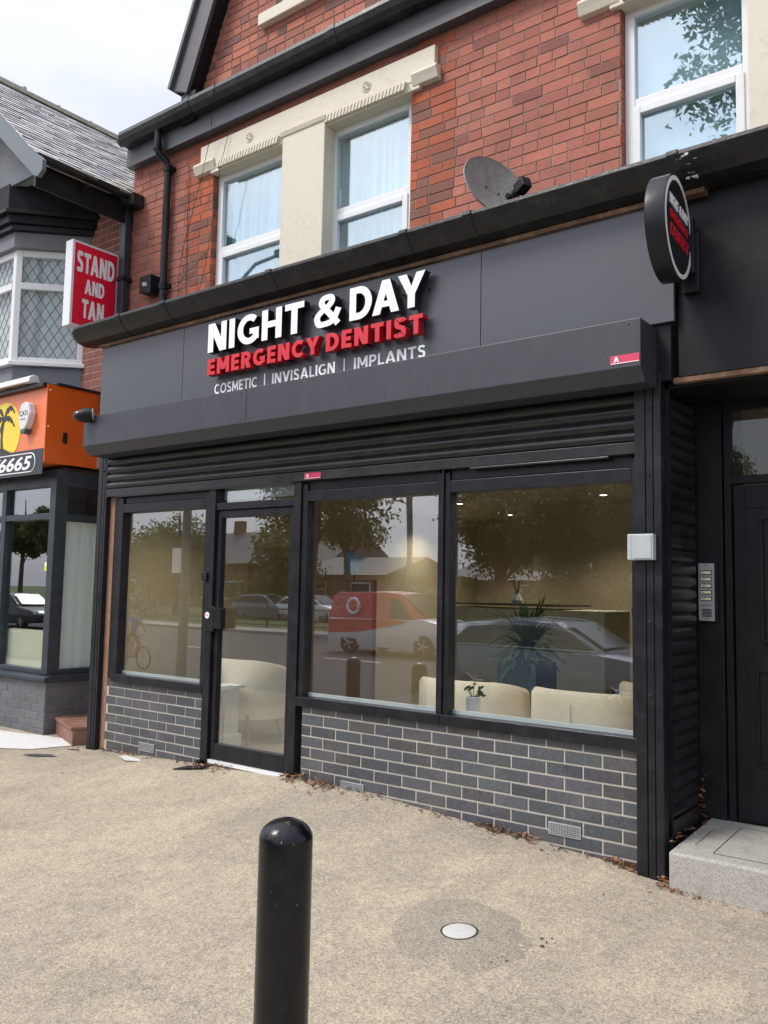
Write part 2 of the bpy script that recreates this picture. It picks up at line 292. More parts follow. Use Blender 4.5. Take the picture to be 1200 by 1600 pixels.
# ------------------------------------------------------------------ mesh helpers
class MB:
    def __init__(s): s.v = []; s.f = []; s.m = []; s.t = []
    def q(s, pts, mi=0, tint=None):
        n = len(s.v); s.v += [tuple(p) for p in pts]; s.f.append(tuple(range(n, n+len(pts)))); s.m.append(mi); s.t.append(tint)
    def box(s, x0, x1, y0, y1, z0, z1, mi=0, tint=None):
        if x0 > x1: x0, x1 = x1, x0
        if y0 > y1: y0, y1 = y1, y0
        if z0 > z1: z0, z1 = z1, z0
        n = len(s.v)
        s.v += [(x0,y0,z0),(x1,y0,z0),(x1,y1,z0),(x0,y1,z0),(x0,y0,z1),(x1,y0,z1),(x1,y1,z1),(x0,y1,z1)]
        for a in ((0,3,2,1),(4,5,6,7),(0,1,5,4),(1,2,6,5),(2,3,7,6),(3,0,4,7)):
            s.f.append(tuple(n+i for i in a)); s.m.append(mi); s.t.append(tint)
        return s
    def prism(s, poly, axis, a, b, mi=0, tint=None):
        """polygon in the two other axes (in XYZ order), extruded along axis from a to b"""
        def P(u, w, k): return {'X': (k, u, w), 'Y': (u, k, w), 'Z': (u, w, k)}[axis]
        n = len(s.v); k = len(poly)
        s.v += [P(u, w, a) for u, w in poly]+[P(u, w, b) for u, w in poly]
        area = sum(poly[i][0]*poly[(i+1) % k][1]-poly[(i+1) % k][0]*poly[i][1] for i in range(k))
        fl = (area > 0) == (axis != 'Y')
        if a > b: fl = not fl
        A = tuple(range(n, n+k)); B = tuple(range(n+k, n+2*k))
        s.f.append(A[::-1] if fl else A); s.f.append(B if fl else B[::-1])
        s.m += [mi, mi]; s.t += [tint, tint]
        for i in range(k):
            j = (i+1) % k; f = (A[i], A[j], B[j], B[i])
            s.f.append(f if fl else f[::-1]); s.m.append(mi); s.t.append(tint)
        return s
    def tube(s, path, r, seg=8, mi=0, cap=True):
        path = [Vector(p) for p in path]; rings = []
        up = None
        for i, p in enumerate(path):
            d = (path[min(i+1, len(path)-1)]-path[max(i-1, 0)]).normalized()
            if up is None: up = Vector((0, 0, 1)) if abs(d.z) < .9 else Vector((1, 0, 0))
            a = d.cross(up).normalized(); b = a.cross(d).normalized(); up = b
            rr = r[i] if isinstance(r, (list, tuple)) else r
            n = len(s.v); rings.append(n)
            for k in range(seg):
                th = 2*math.pi*k/seg; s.v.append(tuple(p+a*rr*math.cos(th)+b*rr*math.sin(th)))
        for i in range(len(rings)-1):
            for k in range(seg):
                k2 = (k+1) % seg
                s.f.append((rings[i]+k, rings[i+1]+k, rings[i+1]+k2, rings[i]+k2)); s.m.append(mi); s.t.append(None)
        if cap:
            s.f.append(tuple(rings[0]+k for k in range(seg))); s.m.append(mi); s.t.append(None)
            s.f.append(tuple(rings[-1]+k for k in range(seg))[::-1]); s.m.append(mi); s.t.append(None)
        return s
    def lathe(s, prof, c=(0, 0, 0), seg=24, mi=0, axis='Z'):
        rings = []
        for r, h in prof:
            n = len(s.v); rings.append(n)
            for k in range(seg):
                th = 2*math.pi*k/seg; a, b = r*math.cos(th), r*math.sin(th)
                p = {'Z': (a, b, h), 'Y': (a, h, b), 'X': (h, a, b)}[axis]
                s.v.append((p[0]+c[0], p[1]+c[1], p[2]+c[2]))
        for i in range(len(rings)-1):
            for k in range(seg):
                k2 = (k+1) % seg; f = (rings[i]+k, rings[i]+k2, rings[i+1]+k2, rings[i+1]+k)
                s.f.append(f if axis != 'Y' else f[::-1]); s.m.append(mi); s.t.append(None)
        for ring, rev in ((rings[0], True), (rings[-1], False)):
            f = tuple(ring+k for k in range(seg))
            s.f.append(f[::-1] if rev else f); s.m.append(mi); s.t.append(None)
        return s
    def loft(s, secs, mi=0, closed=True, caps=True):
        n0 = len(s.v); k = len(secs[0])
        for sec in secs: s.v += [tuple(p) for p in sec]
        for i in range(len(secs)-1):
            for j in range(k if closed else k-1):
                j2 = (j+1) % k
                s.f.append((n0+i*k+j, n0+i*k+j2, n0+(i+1)*k+j2, n0+(i+1)*k+j)); s.m.append(mi); s.t.append(None)
        if caps:
            s.f.append(tuple(n0+j for j in range(k))[::-1]); s.f.append(tuple(n0+(len(secs)-1)*k+j for j in range(k))); s.m += [mi]*2; s.t += [None]*2
        return s
    def build(s, name, mats, parent=None, smooth=False, bevel=0.0, xf=None):
        me = bpy.data.meshes.new(name); v = s.v if xf is None else [tuple(xf @ Vector(p)) for p in s.v]
        me.from_pydata(v, [], s.f)
        if not isinstance(mats, (list, tuple)): mats = [mats]
        for m in mats: me.materials.append(m)
        me.polygons.foreach_set('material_index', s.m)
        if any(x is not None for x in s.t):
            ca = me.color_attributes.new('tint', 'FLOAT_COLOR', 'CORNER'); buf = []
            for poly in me.polygons:
                c = s.t[poly.index] or (0.5, 0.5, 0.5)
                buf += [c[0], c[1], c[2], 1.0]*poly.loop_total
            ca.data.foreach_set('color', buf)
        me.validate(); 
        if smooth:
            me.polygons.foreach_set('use_smooth', [True]*len(me.polygons))
            me.set_sharp_from_angle(angle=R(38))
        o = bpy.data.objects.new(name, me); C.objects.link(o)
        if parent is not None:
            o.parent = parent
            root = parent
            while root.parent is not None: root = root.parent
            if parent is root and not root.get('_local'): o.location = -root.location
        if bevel:
            b = o.modifiers.new('bevel', 'BEVEL'); b.width = bevel; b.segments = 2; b.limit_method = 'ANGLE'; b.angle_limit = R(40)
        return o
def tag(o, label, cat, group=None, kind=None):
    if label: o['label'] = label
    if cat: o['category'] = cat
    if group: o['group'] = group
    if kind: o['kind'] = kind
    return o
def thing(name, loc, label, cat, group=None, local=False):
    o = bpy.data.objects.new(name, None); C.objects.link(o); o.location = loc; o.empty_display_size = 0.2
    if local: o['_local'] = 1
    return tag(o, label, cat, group)
def struct(o): o['kind'] = 'structure'; return o
def box(name, mat, parent, *b, bevel=0.0):
    return MB().box(*b).build(name, mat, parent, bevel=bevel)
def copy_tree(o, parent=None):
    c = o.copy(); C.objects.link(c)
    if parent is not None: c.parent = parent
    for ch in list(o.children): copy_tree(ch, c)
    return c

def text_mb(s, font_off=0.03, shear=0.0, spacing=1.0, res=5):
    """glyph outlines of a string as filled flat polygons (x, y) plus outline loops"""
    cu = bpy.data.curves.new('txt', 'FONT'); cu.body = s; cu.size = 1; cu.offset = font_off; cu.shear = shear
    cu.space_character = spacing; cu.resolution_u = res; cu.extrude = 0.5; cu.fill_mode = 'BOTH'
    o = bpy.data.objects.new('txt', cu); C.objects.link(o)
    dg = bpy.context.evaluated_depsgraph_get(); me = bpy.data.meshes.new_from_object(o.evaluated_get(dg))
    vs = [v.co.copy() for v in me.vertices]; fs = [(tuple(p.vertices), p.normal.copy()) for p in me.polygons]
    bpy.data.objects.remove(o); bpy.data.curves.remove(cu); bpy.data.meshes.remove(me)
    return vs, fs
def text(name, s, x0, x1, z0, z1, y, depth, mats, parent, off=0.03, face='-Y', shear=0.0, spacing=1.0, keep=False):
    """text fitted to a rectangle; depth = thickness behind the face. mats: [face, side]"""
    vs, fs = text_mb(s, off, shear, spacing)
    ax0 = min(v.x for v in vs); ax1 = max(v.x for v in vs); ay0 = min(v.y for v in vs); ay1 = max(v.y for v in vs)
    mb = MB()
    def P(v):
        u = x0+(v.x-ax0)/(ax1-ax0)*(x1-x0); h = z0+(v.y-ay0)/(ay1-ay0)*(z1-z0)
        d = 0.0 if v.z > 0 else depth
        if face == '-Y': return (u, y+d, h)
        if face == '+X': return (y-d, u, h)
    mb.v = [P(v) for v in vs]
    for f, n in fs:
        mb.f.append(f if face == '-Y' else f); mb.m.append(0 if n.z > 0.5 else (1 if len(mats) > 1 else 0)); mb.t.append(None)
    return mb.build(name, mats, parent)


# ---- a small bold sans alphabet drawn from strokes (cap height 1)
def catmull(p, n=7, closed=False):
    out = []; m = len(p)
    rng = range(m) if closed else range(m-1)
    for i in rng:
        g = lambda k: p[k % m] if closed else p[max(0, min(m-1, k))]
        a, b, c, d = g(i-1), g(i), g(i+1), g(i+2)
        for k in range(n):
            t = k/n; out.append(tuple(.5*((2*b[q])+(-a[q]+c[q])*t+(2*a[q]-5*b[q]+4*c[q]-d[q])*t*t+(-a[q]+3*b[q]-3*c[q]+d[q])*t**3) for q in (0, 1)))
    if not closed: out.append(tuple(p[-1]))
    return out
def arc(cx, cy, rx, ry, a0, a1, n=20): return [(cx+rx*math.cos(R(a0+(a1-a0)*k/n)), cy+ry*math.sin(R(a0+(a1-a0)*k/n))) for k in range(n+1)]
def glyph(ch, w):
    P = lambda *p: ('poly', list(p)); Bx = lambda x0, y0, x1, y1: P((x0, y0), (x1, y0), (x1, y1), (x0, y1)); Rb = lambda p, closed=False: ('rib', p, closed)
    h = w/2; t = w*1.14; hw = w*.88
    if ch == 'N': W = .80; return W, [Bx(0, 0, w, 1), Bx(W-w, 0, W, 1), P((0, 1), (w*1.22, 1), (W, 0), (W-w*1.22, 0))]
    if ch == 'I': return w, [Bx(0, 0, w, 1)]
    if ch == 'H': W = .78; return W, [Bx(0, 0, w, 1), Bx(W-w, 0, W, 1), Bx(w*.5, .5-hw/2, W-w*.5, .5+hw/2)]
    if ch == 'T': W = .72; return W, [Bx(0, 1-hw, W, 1), Bx(W/2-h, 0, W/2+h, 1-hw*.5)]
    if ch == 'E': W = .60; return W, [Bx(0, 0, w, 1), Bx(h, 1-hw, W, 1), Bx(h, 0, W, hw), Bx(h, .5-hw/2, W*.92, .5+hw/2)]
    if ch == 'L': W = .56; return W, [Bx(0, 0, w, 1), Bx(h, 0, W, hw)]
    if ch == 'A': W = .92; return W, [P((0, 0), (t, 0), (W/2+t*.5, 1), (W/2-t*.5, 1)), P((W-t, 0), (W, 0), (W/2+t*.5, 1), (W/2-t*.5, 1)), Bx(W*.2, .20, W*.8, .20+hw*.85)]
    if ch == 'V': W = .90; return W, [P((0, 1), (W/2-t*.5, 0), (W/2+t*.5, 0), (t, 1)), P((W, 1), (W-t, 1), (W/2-t*.5, 0), (W/2+t*.5, 0))]
    if ch == 'Y': W = .90; return W, [P((0, 1), (W/2-h, .38), (W/2+h*.9, .38+.0), (t*1.08, 1)), P((W, 1), (W-t*1.08, 1), (W/2-h*.9, .38), (W/2+h, .38)), Bx(W/2-h, 0, W/2+h, .45)]
    if ch == 'M': W = .96; return W, [Bx(0, 0, w, 1), Bx(W-w, 0, W, 1), P((0, 1), (t, 1), (W/2+t*.45, .22), (W/2-t*.45, .22)), P((W, 1), (W-t, 1), (W/2-t*.45, .22), (W/2+t*.45, .22))]
    if ch == 'D': W = .80; return W, [Bx(0, 0, w, 1), Rb([(h, 1-hw/2)]+arc(W*.42, .5, W*.58-h, .5-hw/2, 90, -90, 18)+[(h, hw/2)])]
    if ch == 'P': W = .68; return W, [Bx(0, 0, w, 1), Rb([(h, 1-hw/2)]+arc(W*.5, .68, W*.5-h, .32-hw/2, 90, -90, 14)+[(h, .36+hw/2)])]
    if ch == 'R': W = .72; return W, [Bx(0, 0, w, 1), Rb([(h, 1-hw/2)]+arc(W*.5, .68, W*.48-h, .32-hw/2, 90, -90, 14)+[(h, .36+hw/2)]), P((W*.36, .40), (W*.36+t, .42), (W, 0), (W-t*1.05, 0))]
    if ch == 'C': W = .82; return W, [Rb(arc(.48, .5, .48-h, .5-hw/2, 48, 312, 30))]
    if ch == 'G': W = .88; return W, [Rb(arc(.48, .5, .48-h, .5-hw/2, 48, 318, 30)), Bx(W-w, .14, W, .52), Bx(.50, .52-hw*.9, W, .52)]
    if ch == 'O': W = .98; return W, [Rb(arc(.49, .5, .49-h, .5-hw/2, 0, 351, 39), True)]
    if ch == 'S': W = .66; return W, [Rb(catmull([(W-h*1.1, .80), (W*.72, .90), (W*.5, 1-hw/2), (W*.24, .90), (h+.01, .73), (W*.27, .58), (W*.5, .51), (W*.75, .42), (W-h-.01, .27), (W*.76, .10), (W*.48, hw/2), (W*.25, .08), (h*.9, .20)]))]
    if ch == '&': W = .88; return W, [Rb([(W-h*.9, -.0+h*.3), (.52, .38), (.30, .63)]), Rb(catmull([(.30, .62), (.235, .76), (.29, .88), (.42, 1-hw/2), (.55, .89), (.57, .76), (.45, .62), (.25, .50), (.11, .36), (h, .24), (.17, .10), (.34, hw/2), (.54, .12), (.68, .26), (.80, .52)]))]
    if ch == '|': return w, [Bx(0, -.12, w, 1.1)]
    return .34, []
def stroke_text(name, txt, x0, x1, z0, z1, w, put, depth, mats, parent, gap=.13, xf=None):
    """put(u, v, d) maps text plane (u right, v up) and depth d behind the face to the scene"""
    x = 0; parts = []
    kern = {('A', 'Y'): -.10, ('D', 'A'): -.03, ('L', 'A'): -.02, ('T', 'A'): -.08, ('V', 'I'): -.02, ('A', 'L'): 0, ('C', 'Y'): -.04, ('T', 'I'): 0, ('P', 'L'): 0}
    for i, ch in enumerate(txt):
        W, st = glyph(ch, w); x += kern.get((txt[i-1] if i else '', ch), 0)
        for k, q in enumerate(st): parts.append((k, x, q))
        x += W+gap
    tot = x-gap; sx_ = (x1-x0)/tot; sy_ = z1-z0; mb = MB()
    def emitpoly(p, dd):
        ar = sum(p[i][0]*p[(i+1) % len(p)][1]-p[(i+1) % len(p)][0]*p[i][1] for i in range(len(p)))
        if ar < 0: p = p[::-1]
        fr_ = [put(u, v, dd) for u, v in p]; bk = [put(u, v, depth) for u, v in p]; mb.q(fr_, 0)
        for i in range(len(p)): j = (i+1) % len(p); mb.q([fr_[j], fr_[i], bk[i], bk[j]], 1 if len(mats) > 1 else 0)
    for k, xo, q in parts:
        dd = .0004*k; M_ = lambda p: (x0+(xo+p[0])*sx_, z0+p[1]*sy_)
        if q[0] == 'poly': emitpoly([M_(p) for p in q[1]], dd); continue
        pts, closed = q[1], q[2]; n_ = len(pts); L_, R_ = [], []
        for i in range(n_):
            a = pts[(i-1) % n_] if (closed or i > 0) else pts[i]; b = pts[(i+1) % n_] if (closed or i < n_-1) else pts[i]
            dx, dy = b[0]-a[0], b[1]-a[1]; l_ = math.hypot(dx, dy) or 1; nx, ny = -dy/l_, dx/l_
            ww = w*(abs(nx)+.88*abs(ny))/(abs(nx)+abs(ny))/2
            L_.append(M_((pts[i][0]+nx*ww, pts[i][1]+ny*ww))); R_.append(M_((pts[i][0]-nx*ww, pts[i][1]-ny*ww)))
        side = 1 if len(mats) > 1 else 0
        for i in range(n_ if closed else n_-1):
            j = (i+1) % n_; A_, B_, C_, D_ = R_[i], R_[j], L_[j], L_[i]
            mb.q([put(*A_, dd), put(*B_, dd), put(*C_, dd), put(*D_, dd)], 0)
            mb.q([put(*B_, dd), put(*A_, dd), put(*A_, depth), put(*B_, depth)], side); mb.q([put(*D_, dd), put(*C_, dd), put(*C_, depth), put(*D_, depth)], side)
        if not closed:
            mb.q([put(*R_[0], dd), put(*L_[0], dd), put(*L_[0], depth), put(*R_[0], depth)], side); mb.q([put(*L_[-1], dd), put(*R_[-1], dd), put(*R_[-1], depth), put(*L_[-1], depth)], side)
    return mb.build(name, mats, parent, xf=xf)

def bricks(mb_b, mb_m, x0, x1, z0, z1, y, tints, bond='stretcher', L=0.225, H=0.075, j=0.01, phase=0.0, zph=0.0, holes=(), inside=None, proud=0.004, jit=0.0, seed=1, axis='Y', sgn=-1, edge=None):
    """individually laid bricks with a sheet of mortar behind them. axis 'Y': wall in XZ facing -Y; axis 'X': wall in YZ facing +X"""
    r = random.Random(seed)
    k0 = math.floor((z0-zph)/H)
    k = k0
    def emit(a, b, c, d, t):
        e = proud; ch = min(0.003, proud*0.6)
        jj = r.uniform(-jit, jit); 
        o = [(a, c), (b, c), (b, d), (a, d)]; i_ = [(a+ch, c+ch), (b-ch, c+ch), (b-ch, d-ch), (a+ch, d-ch)]
        def P(u, w, dep):
            return (u, y+sgn*dep, w) if axis == 'Y' else (y+dep, u, w)
        back = [P(u, w, -0.003) for u, w in o]; mid = [P(u, w, e-ch+jj) for u, w in o]; fr = [P(u, w, e+jj) for u, w in i_]
        mb_b.q(fr, 0, t)
        for q in range(4):
            q2 = (q+1) % 4
            mb_b.q([mid[q], mid[q2], fr[q2], fr[q]], 0, t); mb_b.q([back[q], back[q2], mid[q2], mid[q]], 0, t)
    while zph+k*H < z1-0.002:
        za, zb = max(z0, zph+k*H+j/2), min(z1, zph+(k+1)*H-j/2)
        if zb-za < 0.012: k += 1; continue
        x = x0-L*2 + (phase+(k % 2)*L/2) % L
        x -= (x-x0)//L*0
        while x < x1:
            if bond == 'mixed':
                ln = L if r.random() < 0.5 else L/2
                ln *= r.uniform(0.97, 1.02)
            else: ln = L
            a, b = x+j/2, x+ln-j/2
            x += ln
            a, b = max(a, x0), min(b, x1)
            segs = [(a, b)]
            zm = (za+zb)/2
            for h in holes:
                if h[2] < zm < h[3]:
                    ns = []
                    for (p, q) in segs:
                        if q <= h[0] or p >= h[1]: ns.append((p, q)); continue
                        if p < h[0]: ns.append((p, h[0]))
                        if q > h[1]: ns.append((h[1], q))
                    segs = ns
            for (p, q) in segs:
                if inside:
                    lo, hi = inside(zm)
                    p, q = max(p, lo), min(q, hi)
                if q-p < 0.018: continue
                t = tints(r, (p+q)/2, zm)
                emit(p, q, za+r.uniform(-jit, jit)*.6, zb+r.uniform(-jit, jit)*.6, t)
        k += 1
def vary(r, c, a): 
    k = 1+r.uniform(-a, a); return tuple(max(0.0, x*k*(1+r.uniform(-a, a)*0.35)) for x in c)
def red_tint(r, x, z):
    k = r.random()
    edge = min(abs(x+1.9), abs(x-0.55), 9)
    if edge < 0.22: c = r.choice([(0.50, 0.115, 0.045), (0.42, 0.11, 0.05), (0.26, 0.10, 0.07), (0.47, 0.12, 0.055)])
    elif k < 0.03: c = (0.30, 0.11, 0.08)
    elif k < 0.5: c = (0.42, 0.145, 0.10)
    else: c = (0.48, 0.168, 0.115)
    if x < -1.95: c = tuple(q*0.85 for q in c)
    return vary(r, c, 0.11)
def gable_tint(r, x, z):
    c = r.choice([(0.44, 0.145, 0.095), (0.39, 0.13, 0.085), (0.48, 0.16, 0.10), (0.23, 0.10, 0.08)]); return vary(r, c, 0.15)
def blue_tint(r, x, z):
    c = r.choice([(0.078, 0.084, 0.095), (0.086, 0.091, 0.102), (0.070, 0.076, 0.087), (0.084, 0.079, 0.084), (0.094, 0.099, 0.110)]); return vary(r, c, 0.12)
def grey_tint(r, x, z): return vary(r, (0.135, 0.137, 0.145), 0.12)

# ------------------------------------------------------------------ ground
HP = [(-60, .10), (-2.6, .10), (-2.35, .11), (-1.08, .165), (-.1, .205), (.65, .19), (1.28, .15), (1.87, .117), (2.33, .09), (2.5, .075), (3, .06), (4, .05), (60, .05)]
def hw(x):
    for (a, b), (c, d) in zip(HP, HP[1:]):
        if a <= x <= c: return b+(d-b)*(x-a)/(c-a)
    return .1
def gz(x, y):
    t = max(0.0, -y); ww = math.exp(-t/0.55)
    return hw(x)*ww+(1-ww)*.11-.065*t+0.004*noise.noise(Vector((x*.8, y*.8, 0)))
def grid(name, xs, ys, zf, mat):
    vs = [(x, y, zf(x, y)) for y in ys for x in xs]; n = len(xs)
    fs = [(j*n+i, j*n+i+1, (j+1)*n+i+1, (j+1)*n+i) for j in range(len(ys)-1) for i in range(n-1)]
    me = bpy.data.meshes.new(name); me.from_pydata(vs, [], fs); me.materials.append(mat)
    me.polygons.foreach_set('use_smooth', [True]*len(fs))
    o = bpy.data.objects.new(name, me); C.objects.link(o); return o
def fr(a, b, s):
    n = max(1, round((b-a)/s)); return [a+(b-a)*i/n for i in range(n+1)]
struct(grid('ground', [-420, -60, 60, 420], [-420, -60, 60, 420], lambda x, y: -.62, M['grass']))
struct(grid('pavement', fr(-60, -6, 3)+fr(-5.8, 6, .1)+fr(8, 60, 4), fr(-6.2, -3, .4)+fr(-2.9, .9, .1), gz, M['pave']))
mb = MB()
for k in range(66): mb.box(-60+k*1.83, -60+k*1.83+1.815, -6.36, -6.2, -.6, -.285)
struct(mb.build('kerb', M['kerb'], bevel=0.012))
struct(grid('road', fr(-160, 120, 20), [-21, -14, -6.36], lambda x, y: -.42, M['asphalt']))
mb = MB()
for k in range(24): mb.box(-90+k*6, -88+k*6, -13.75, -13.65, -.42, -.416)
struct(mb.build('road_marking', M['signwhite']))
mb = MB()
for k in range(100): mb.box(-110+k*1.83, -110+k*1.83+1.815, -21.16, -21.0, -.6, -.30)
struct(mb.build('far_kerb', M['kerb'], bevel=0.012))
struct(grid('far_pavement', fr(-160, 120, 20), [-23.2, -21.16], lambda x, y: -.31, M['kerb']))
struct(grid('grass_verge', fr(-200, 120, 20), [-60, -40, -23.2], lambda x, y: -.33+max(0, -y-23.2)*.004, M['grass']))

# pavement patch round the service cover
cx, cy = 1.99, -1.20
pts = []
outl = [(1.71, -1.322), (1.67, -1.16), (1.66, -1.02), (1.75, -.93), (1.86, -.88), (2.02, -.90), (2.157, -.941), (2.20, -1.04), (2.30, -1.12), (2.33, -1.24), (2.29, -1.36), (2.225, -1.49), (2.14, -1.50), (2.08, -1.44), (2.03, -1.47), (1.95, -1.53), (1.82, -1.45)]
mb = MB()
n = len(outl); rings = []
for s_ in (1.0, 0.93, 0.6, 0.25):
    rings.append([(cx+(x-cx)*s_*(1+(.02*rnd.uniform(-1, 1) if s_ > .9 else 0)), cy+(y-cy)*s_*(1+(.02*rnd.uniform(-1, 1) if s_ > .9 else 0)), 0) for k in range(1) for (x, y) in [p for i in range(n) for p in (outl[i], ((outl[i][0]*.5+outl[(i+1) % n][0]*.5), (outl[i][1]*.5+outl[(i+1) % n][1]*.5)))]])
N = len(rings[0])
for ri, ring in enumerate(rings): mb.v += [(x, y, gz(x, y)+(0.0005 if ri == 0 else 0.006)) for x, y, _ in ring]
for ri in range(3):
    for k in range(N):
        k2 = (k+1) % N; mb.f.append((ri*N+k, ri*N+k2, (ri+1)*N+k2, (ri+1)*N+k)); mb.m.append(0); mb.t.append(None)
mb.f.append(tuple(3*N+k for k in range(N))); mb.m.append(0); mb.t.append(None)
struct(mb.build('pavement_patch', M['patch'], smooth=True))
mb = MB(); r7 = random.Random(8)
for k in range(26):
    a = r7.random(); x = 2.20+.14*a+r7.gauss(0, .022); y = -1.46+.40*a+r7.gauss(0, .03); z = gz(x, y); q = r7.uniform(.003, .011)
    mb.prism([(x+q*math.cos(t2)*r7.uniform(.6, 1.3), y+q*math.sin(t2)*r7.uniform(.6, 1.3)) for t2 in (0, 1.2, 2.4, 3.5, 4.9)], 'Z', z, z+r7.uniform(.004, .009), k % 2)
struct(mb.build('pavement_crumbs', [M['mortar'], M['bark']]))
zc = gz(cx, cy)
t_ = thing('service_cover', (cx, cy, zc), 'small round pale metal service cover set in a grey patch of the pavement', 'cover')
tl = Matrix.Translation((cx, cy, zc)) @ Matrix.Rotation(R(4), 4, 'X')
MB().lathe([(0.074, -.02), (0.074, .0075), (.070, .009), (0.001, .010)], seg=40).build('cover_plate', M['cover'], t_, smooth=True, xf=tl)
MB().lathe([(0.084, -.02), (0.084, .0068), (.076, .0068), (.076, -.02)], seg=40).build('ring', M['dark'], t_, xf=tl)
# pale whitewashed slab of concrete beside the neighbour's corner
mb = MB(); sl_ = [(-5.2, -.75), (-3.5, -.6), (-2.95, -.33), (-2.78, -.05), (-2.95, .12), (-3.42, .06), (-3.75, -.03), (-4.3, -.12), (-5.2, -.25)]
mb.q([(x, y, gz(x, y)+.006) for x, y in sl_]); struct(mb.build('whitewashed_concrete_strip', M['slab']))

# ------------------------------------------------------------------ the dental shop and its flats
B = thing('red_brick_terrace_building', (0, 0.5, 0.1), 'red brick terrace building with a black shopfront, cream window surrounds and a dark gable above', 'building')
YW = 0.5
# upper wall bricks, mortar
bb = MB(); mm = MB()
holes = [(-1.82, .41, 3.5, 5.42), (2.06, 4.6, 3.5, 5.42), (-3.2, -3.02, 5.36, 5.9)]
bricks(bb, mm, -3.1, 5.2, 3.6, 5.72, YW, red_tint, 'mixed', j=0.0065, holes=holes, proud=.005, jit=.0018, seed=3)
bb.build('upper_brickwork', M['redbrick'], B)
mb = MB(); mb.box(-3.1, -3.02, YW, YW+.25, 3.3, 5.36); mb.box(-3.02, -1.82, YW, YW+.25, 3.3, 5.8); mb.box(.41, 2.06, YW, YW+.25, 3.3, 5.8); mb.box(-1.82, .41, YW+.001, YW+.249, 5.42, 5.8); mb.box(2.06, 4.6, YW+.001, YW+.249, 5.42, 5.8); mb.box(4.6, 5.2, YW, YW+.25, 3.3, 5.8)
mb.box(-1.82, .41, YW+.2, YW+.25, 3.3, 4.02); mb.box(2.06, 4.6, YW+.2, YW+.25, 3.3, 4.02)
mb.build('upper_wall_mortar', M['redmortar'], B)
# brick window returns
bb = MB()
def ret_tint(r, x, z): return vary(r, r.choice([(0.45, 0.11, 0.05), (0.36, 0.09, 0.05), (0.15, 0.075, 0.06)]), .12)
bricks(bb, mm, YW+.0, YW+.11, 4.0, 5.4, -1.82+.002, ret_tint, 'stretcher', j=.008, phase=.06, proud=.004, axis='X', seed=5)
bb.build('brick_reveal', M['redbrick'], B)
bb = MB()
for k in range(20):
    z = 4.0+k*.075
    bb.box(2.045, 2.064, YW+.002, YW+.105, z+.004, z+.071, 0, vary(rnd, (0.40, 0.11, 0.065), .12))
bb.build('brick_reveal', M['redbrick'], B)
# gable above the gutter
gx = -0.35
def gab(z): 
    half = (10.0-z)/2.3; return (gx-half, gx+half)
bb = MB(); bricks(bb, mm, -2.3, 1.6, 5.7, 9.9, YW, gable_tint, 'mixed', j=.008, holes=[(-1.08, .38, 6.55, 8.0)], inside=gab, proud=.006, jit=.001, seed=9)
bb.build('gable_brickwork', M['redbrick'], B)
mb = MB(); h0 = (10.0-5.7)/2.3
mb.prism([(gx-h0, 5.7), (gx+h0, 5.7), (gx+h0-.37, 6.55), (gx-h0+.37, 6.55)], 'Y', YW, YW+.25)
ga, gb = gab(6.55); gc, gd = gab(8.0)
mb.prism([(ga, 6.55), (-1.08, 6.55), (-1.08, 8.0), (gc, 8.0)], 'Y', YW, YW+.25); mb.prism([(.38, 6.55), (gb, 6.55), (gd, 8.0), (.38, 8.0)], 'Y', YW, YW+.25)
mb.prism([(gc, 8.0), (gd, 8.0), (gx, 10.0)], 'Y', YW, YW+.25)
mb.build('gable_mortar', M['redmortar'], B)
box('gable_sill', M['stone'], B, -1.235, .52, .43, .62, 6.442, 6.55, bevel=.006)
g_w = MB(); 
for a in ((-1.08, -1.0, 6.55, 8.0), (.30, .38, 6.55, 8.0), (-1.0, .30, 6.55, 6.63), (-1.0, .30, 7.92, 8.0), (-.39, -.31, 6.63, 7.92)): g_w.box(a[0], a[1], .56, .62, a[2], a[3])
gf = g_w.build('window_frame', M['white'], B, bevel=.004)
box('pane', M['upglass'], gf, -1.0, .30, .585, .591, 6.63, 7.92); box('curtain', M['curtain'], gf, -1.0, .30, .66, .67, 6.6, 7.95)
# bargeboards, their soffits, gable roof
def barge(sgn, name):
    dx, dz = 1/2.3, 1.0
    L0 = Vector((gx+sgn*((10.0-6.07)/2.3-.0), 0, 6.07)); d = Vector((-sgn/2.3, 0, 1)).normalized(); nrm = Vector((sgn*d.z, 0, -sgn*(-sgn)*0+abs(d.x))).normalized()
    nrm = Vector((sgn*d.z, 0, abs(d.x)))
    ln = 4.36
    A = L0+nrm*(-.0); Bq = L0+d*ln
    W = .225
    mb = MB(); mb.prism([(A.x, A.z), (A.x+nrm.x*W, A.z+nrm.z*W+.0), (Bq.x+nrm.x*W, Bq.z+nrm.z*W), (Bq.x, Bq.z)], 'Y', .335, .37)
    mb.build('bargeboard', M['upfascia'], B, bevel=.003)
    mb = MB(); mb.prism([(A.x, A.z), (A.x+nrm.x*.03, A.z+nrm.z*.03), (Bq.x+nrm.x*.03, Bq.z+nrm.z*.03), (Bq.x, Bq.z)], 'Y', .371, .52)
    mb.build('verge_soffit', M['blackmatt'], B)
    mb = MB(); mb.prism([(A.x+nrm.x*W, A.z+nrm.z*W), (A.x+nrm.x*(W+.035), A.z+nrm.z*(W+.035)), (Bq.x+nrm.x*(W+.035), Bq.z+nrm.z*(W+.035)), (Bq.x+nrm.x*W, Bq.z+nrm.z*W)], 'Y', .30, 5.0)
    mb.build('gable_roof_slope', M['darkslate'], B)
    MB().box(A.x-.10, A.x+.10, .36, .5, 5.8, 6.08).build('bargeboard_foot', M['blackmatt'], B)
barge(-1, 'l'); barge(1, 'r')
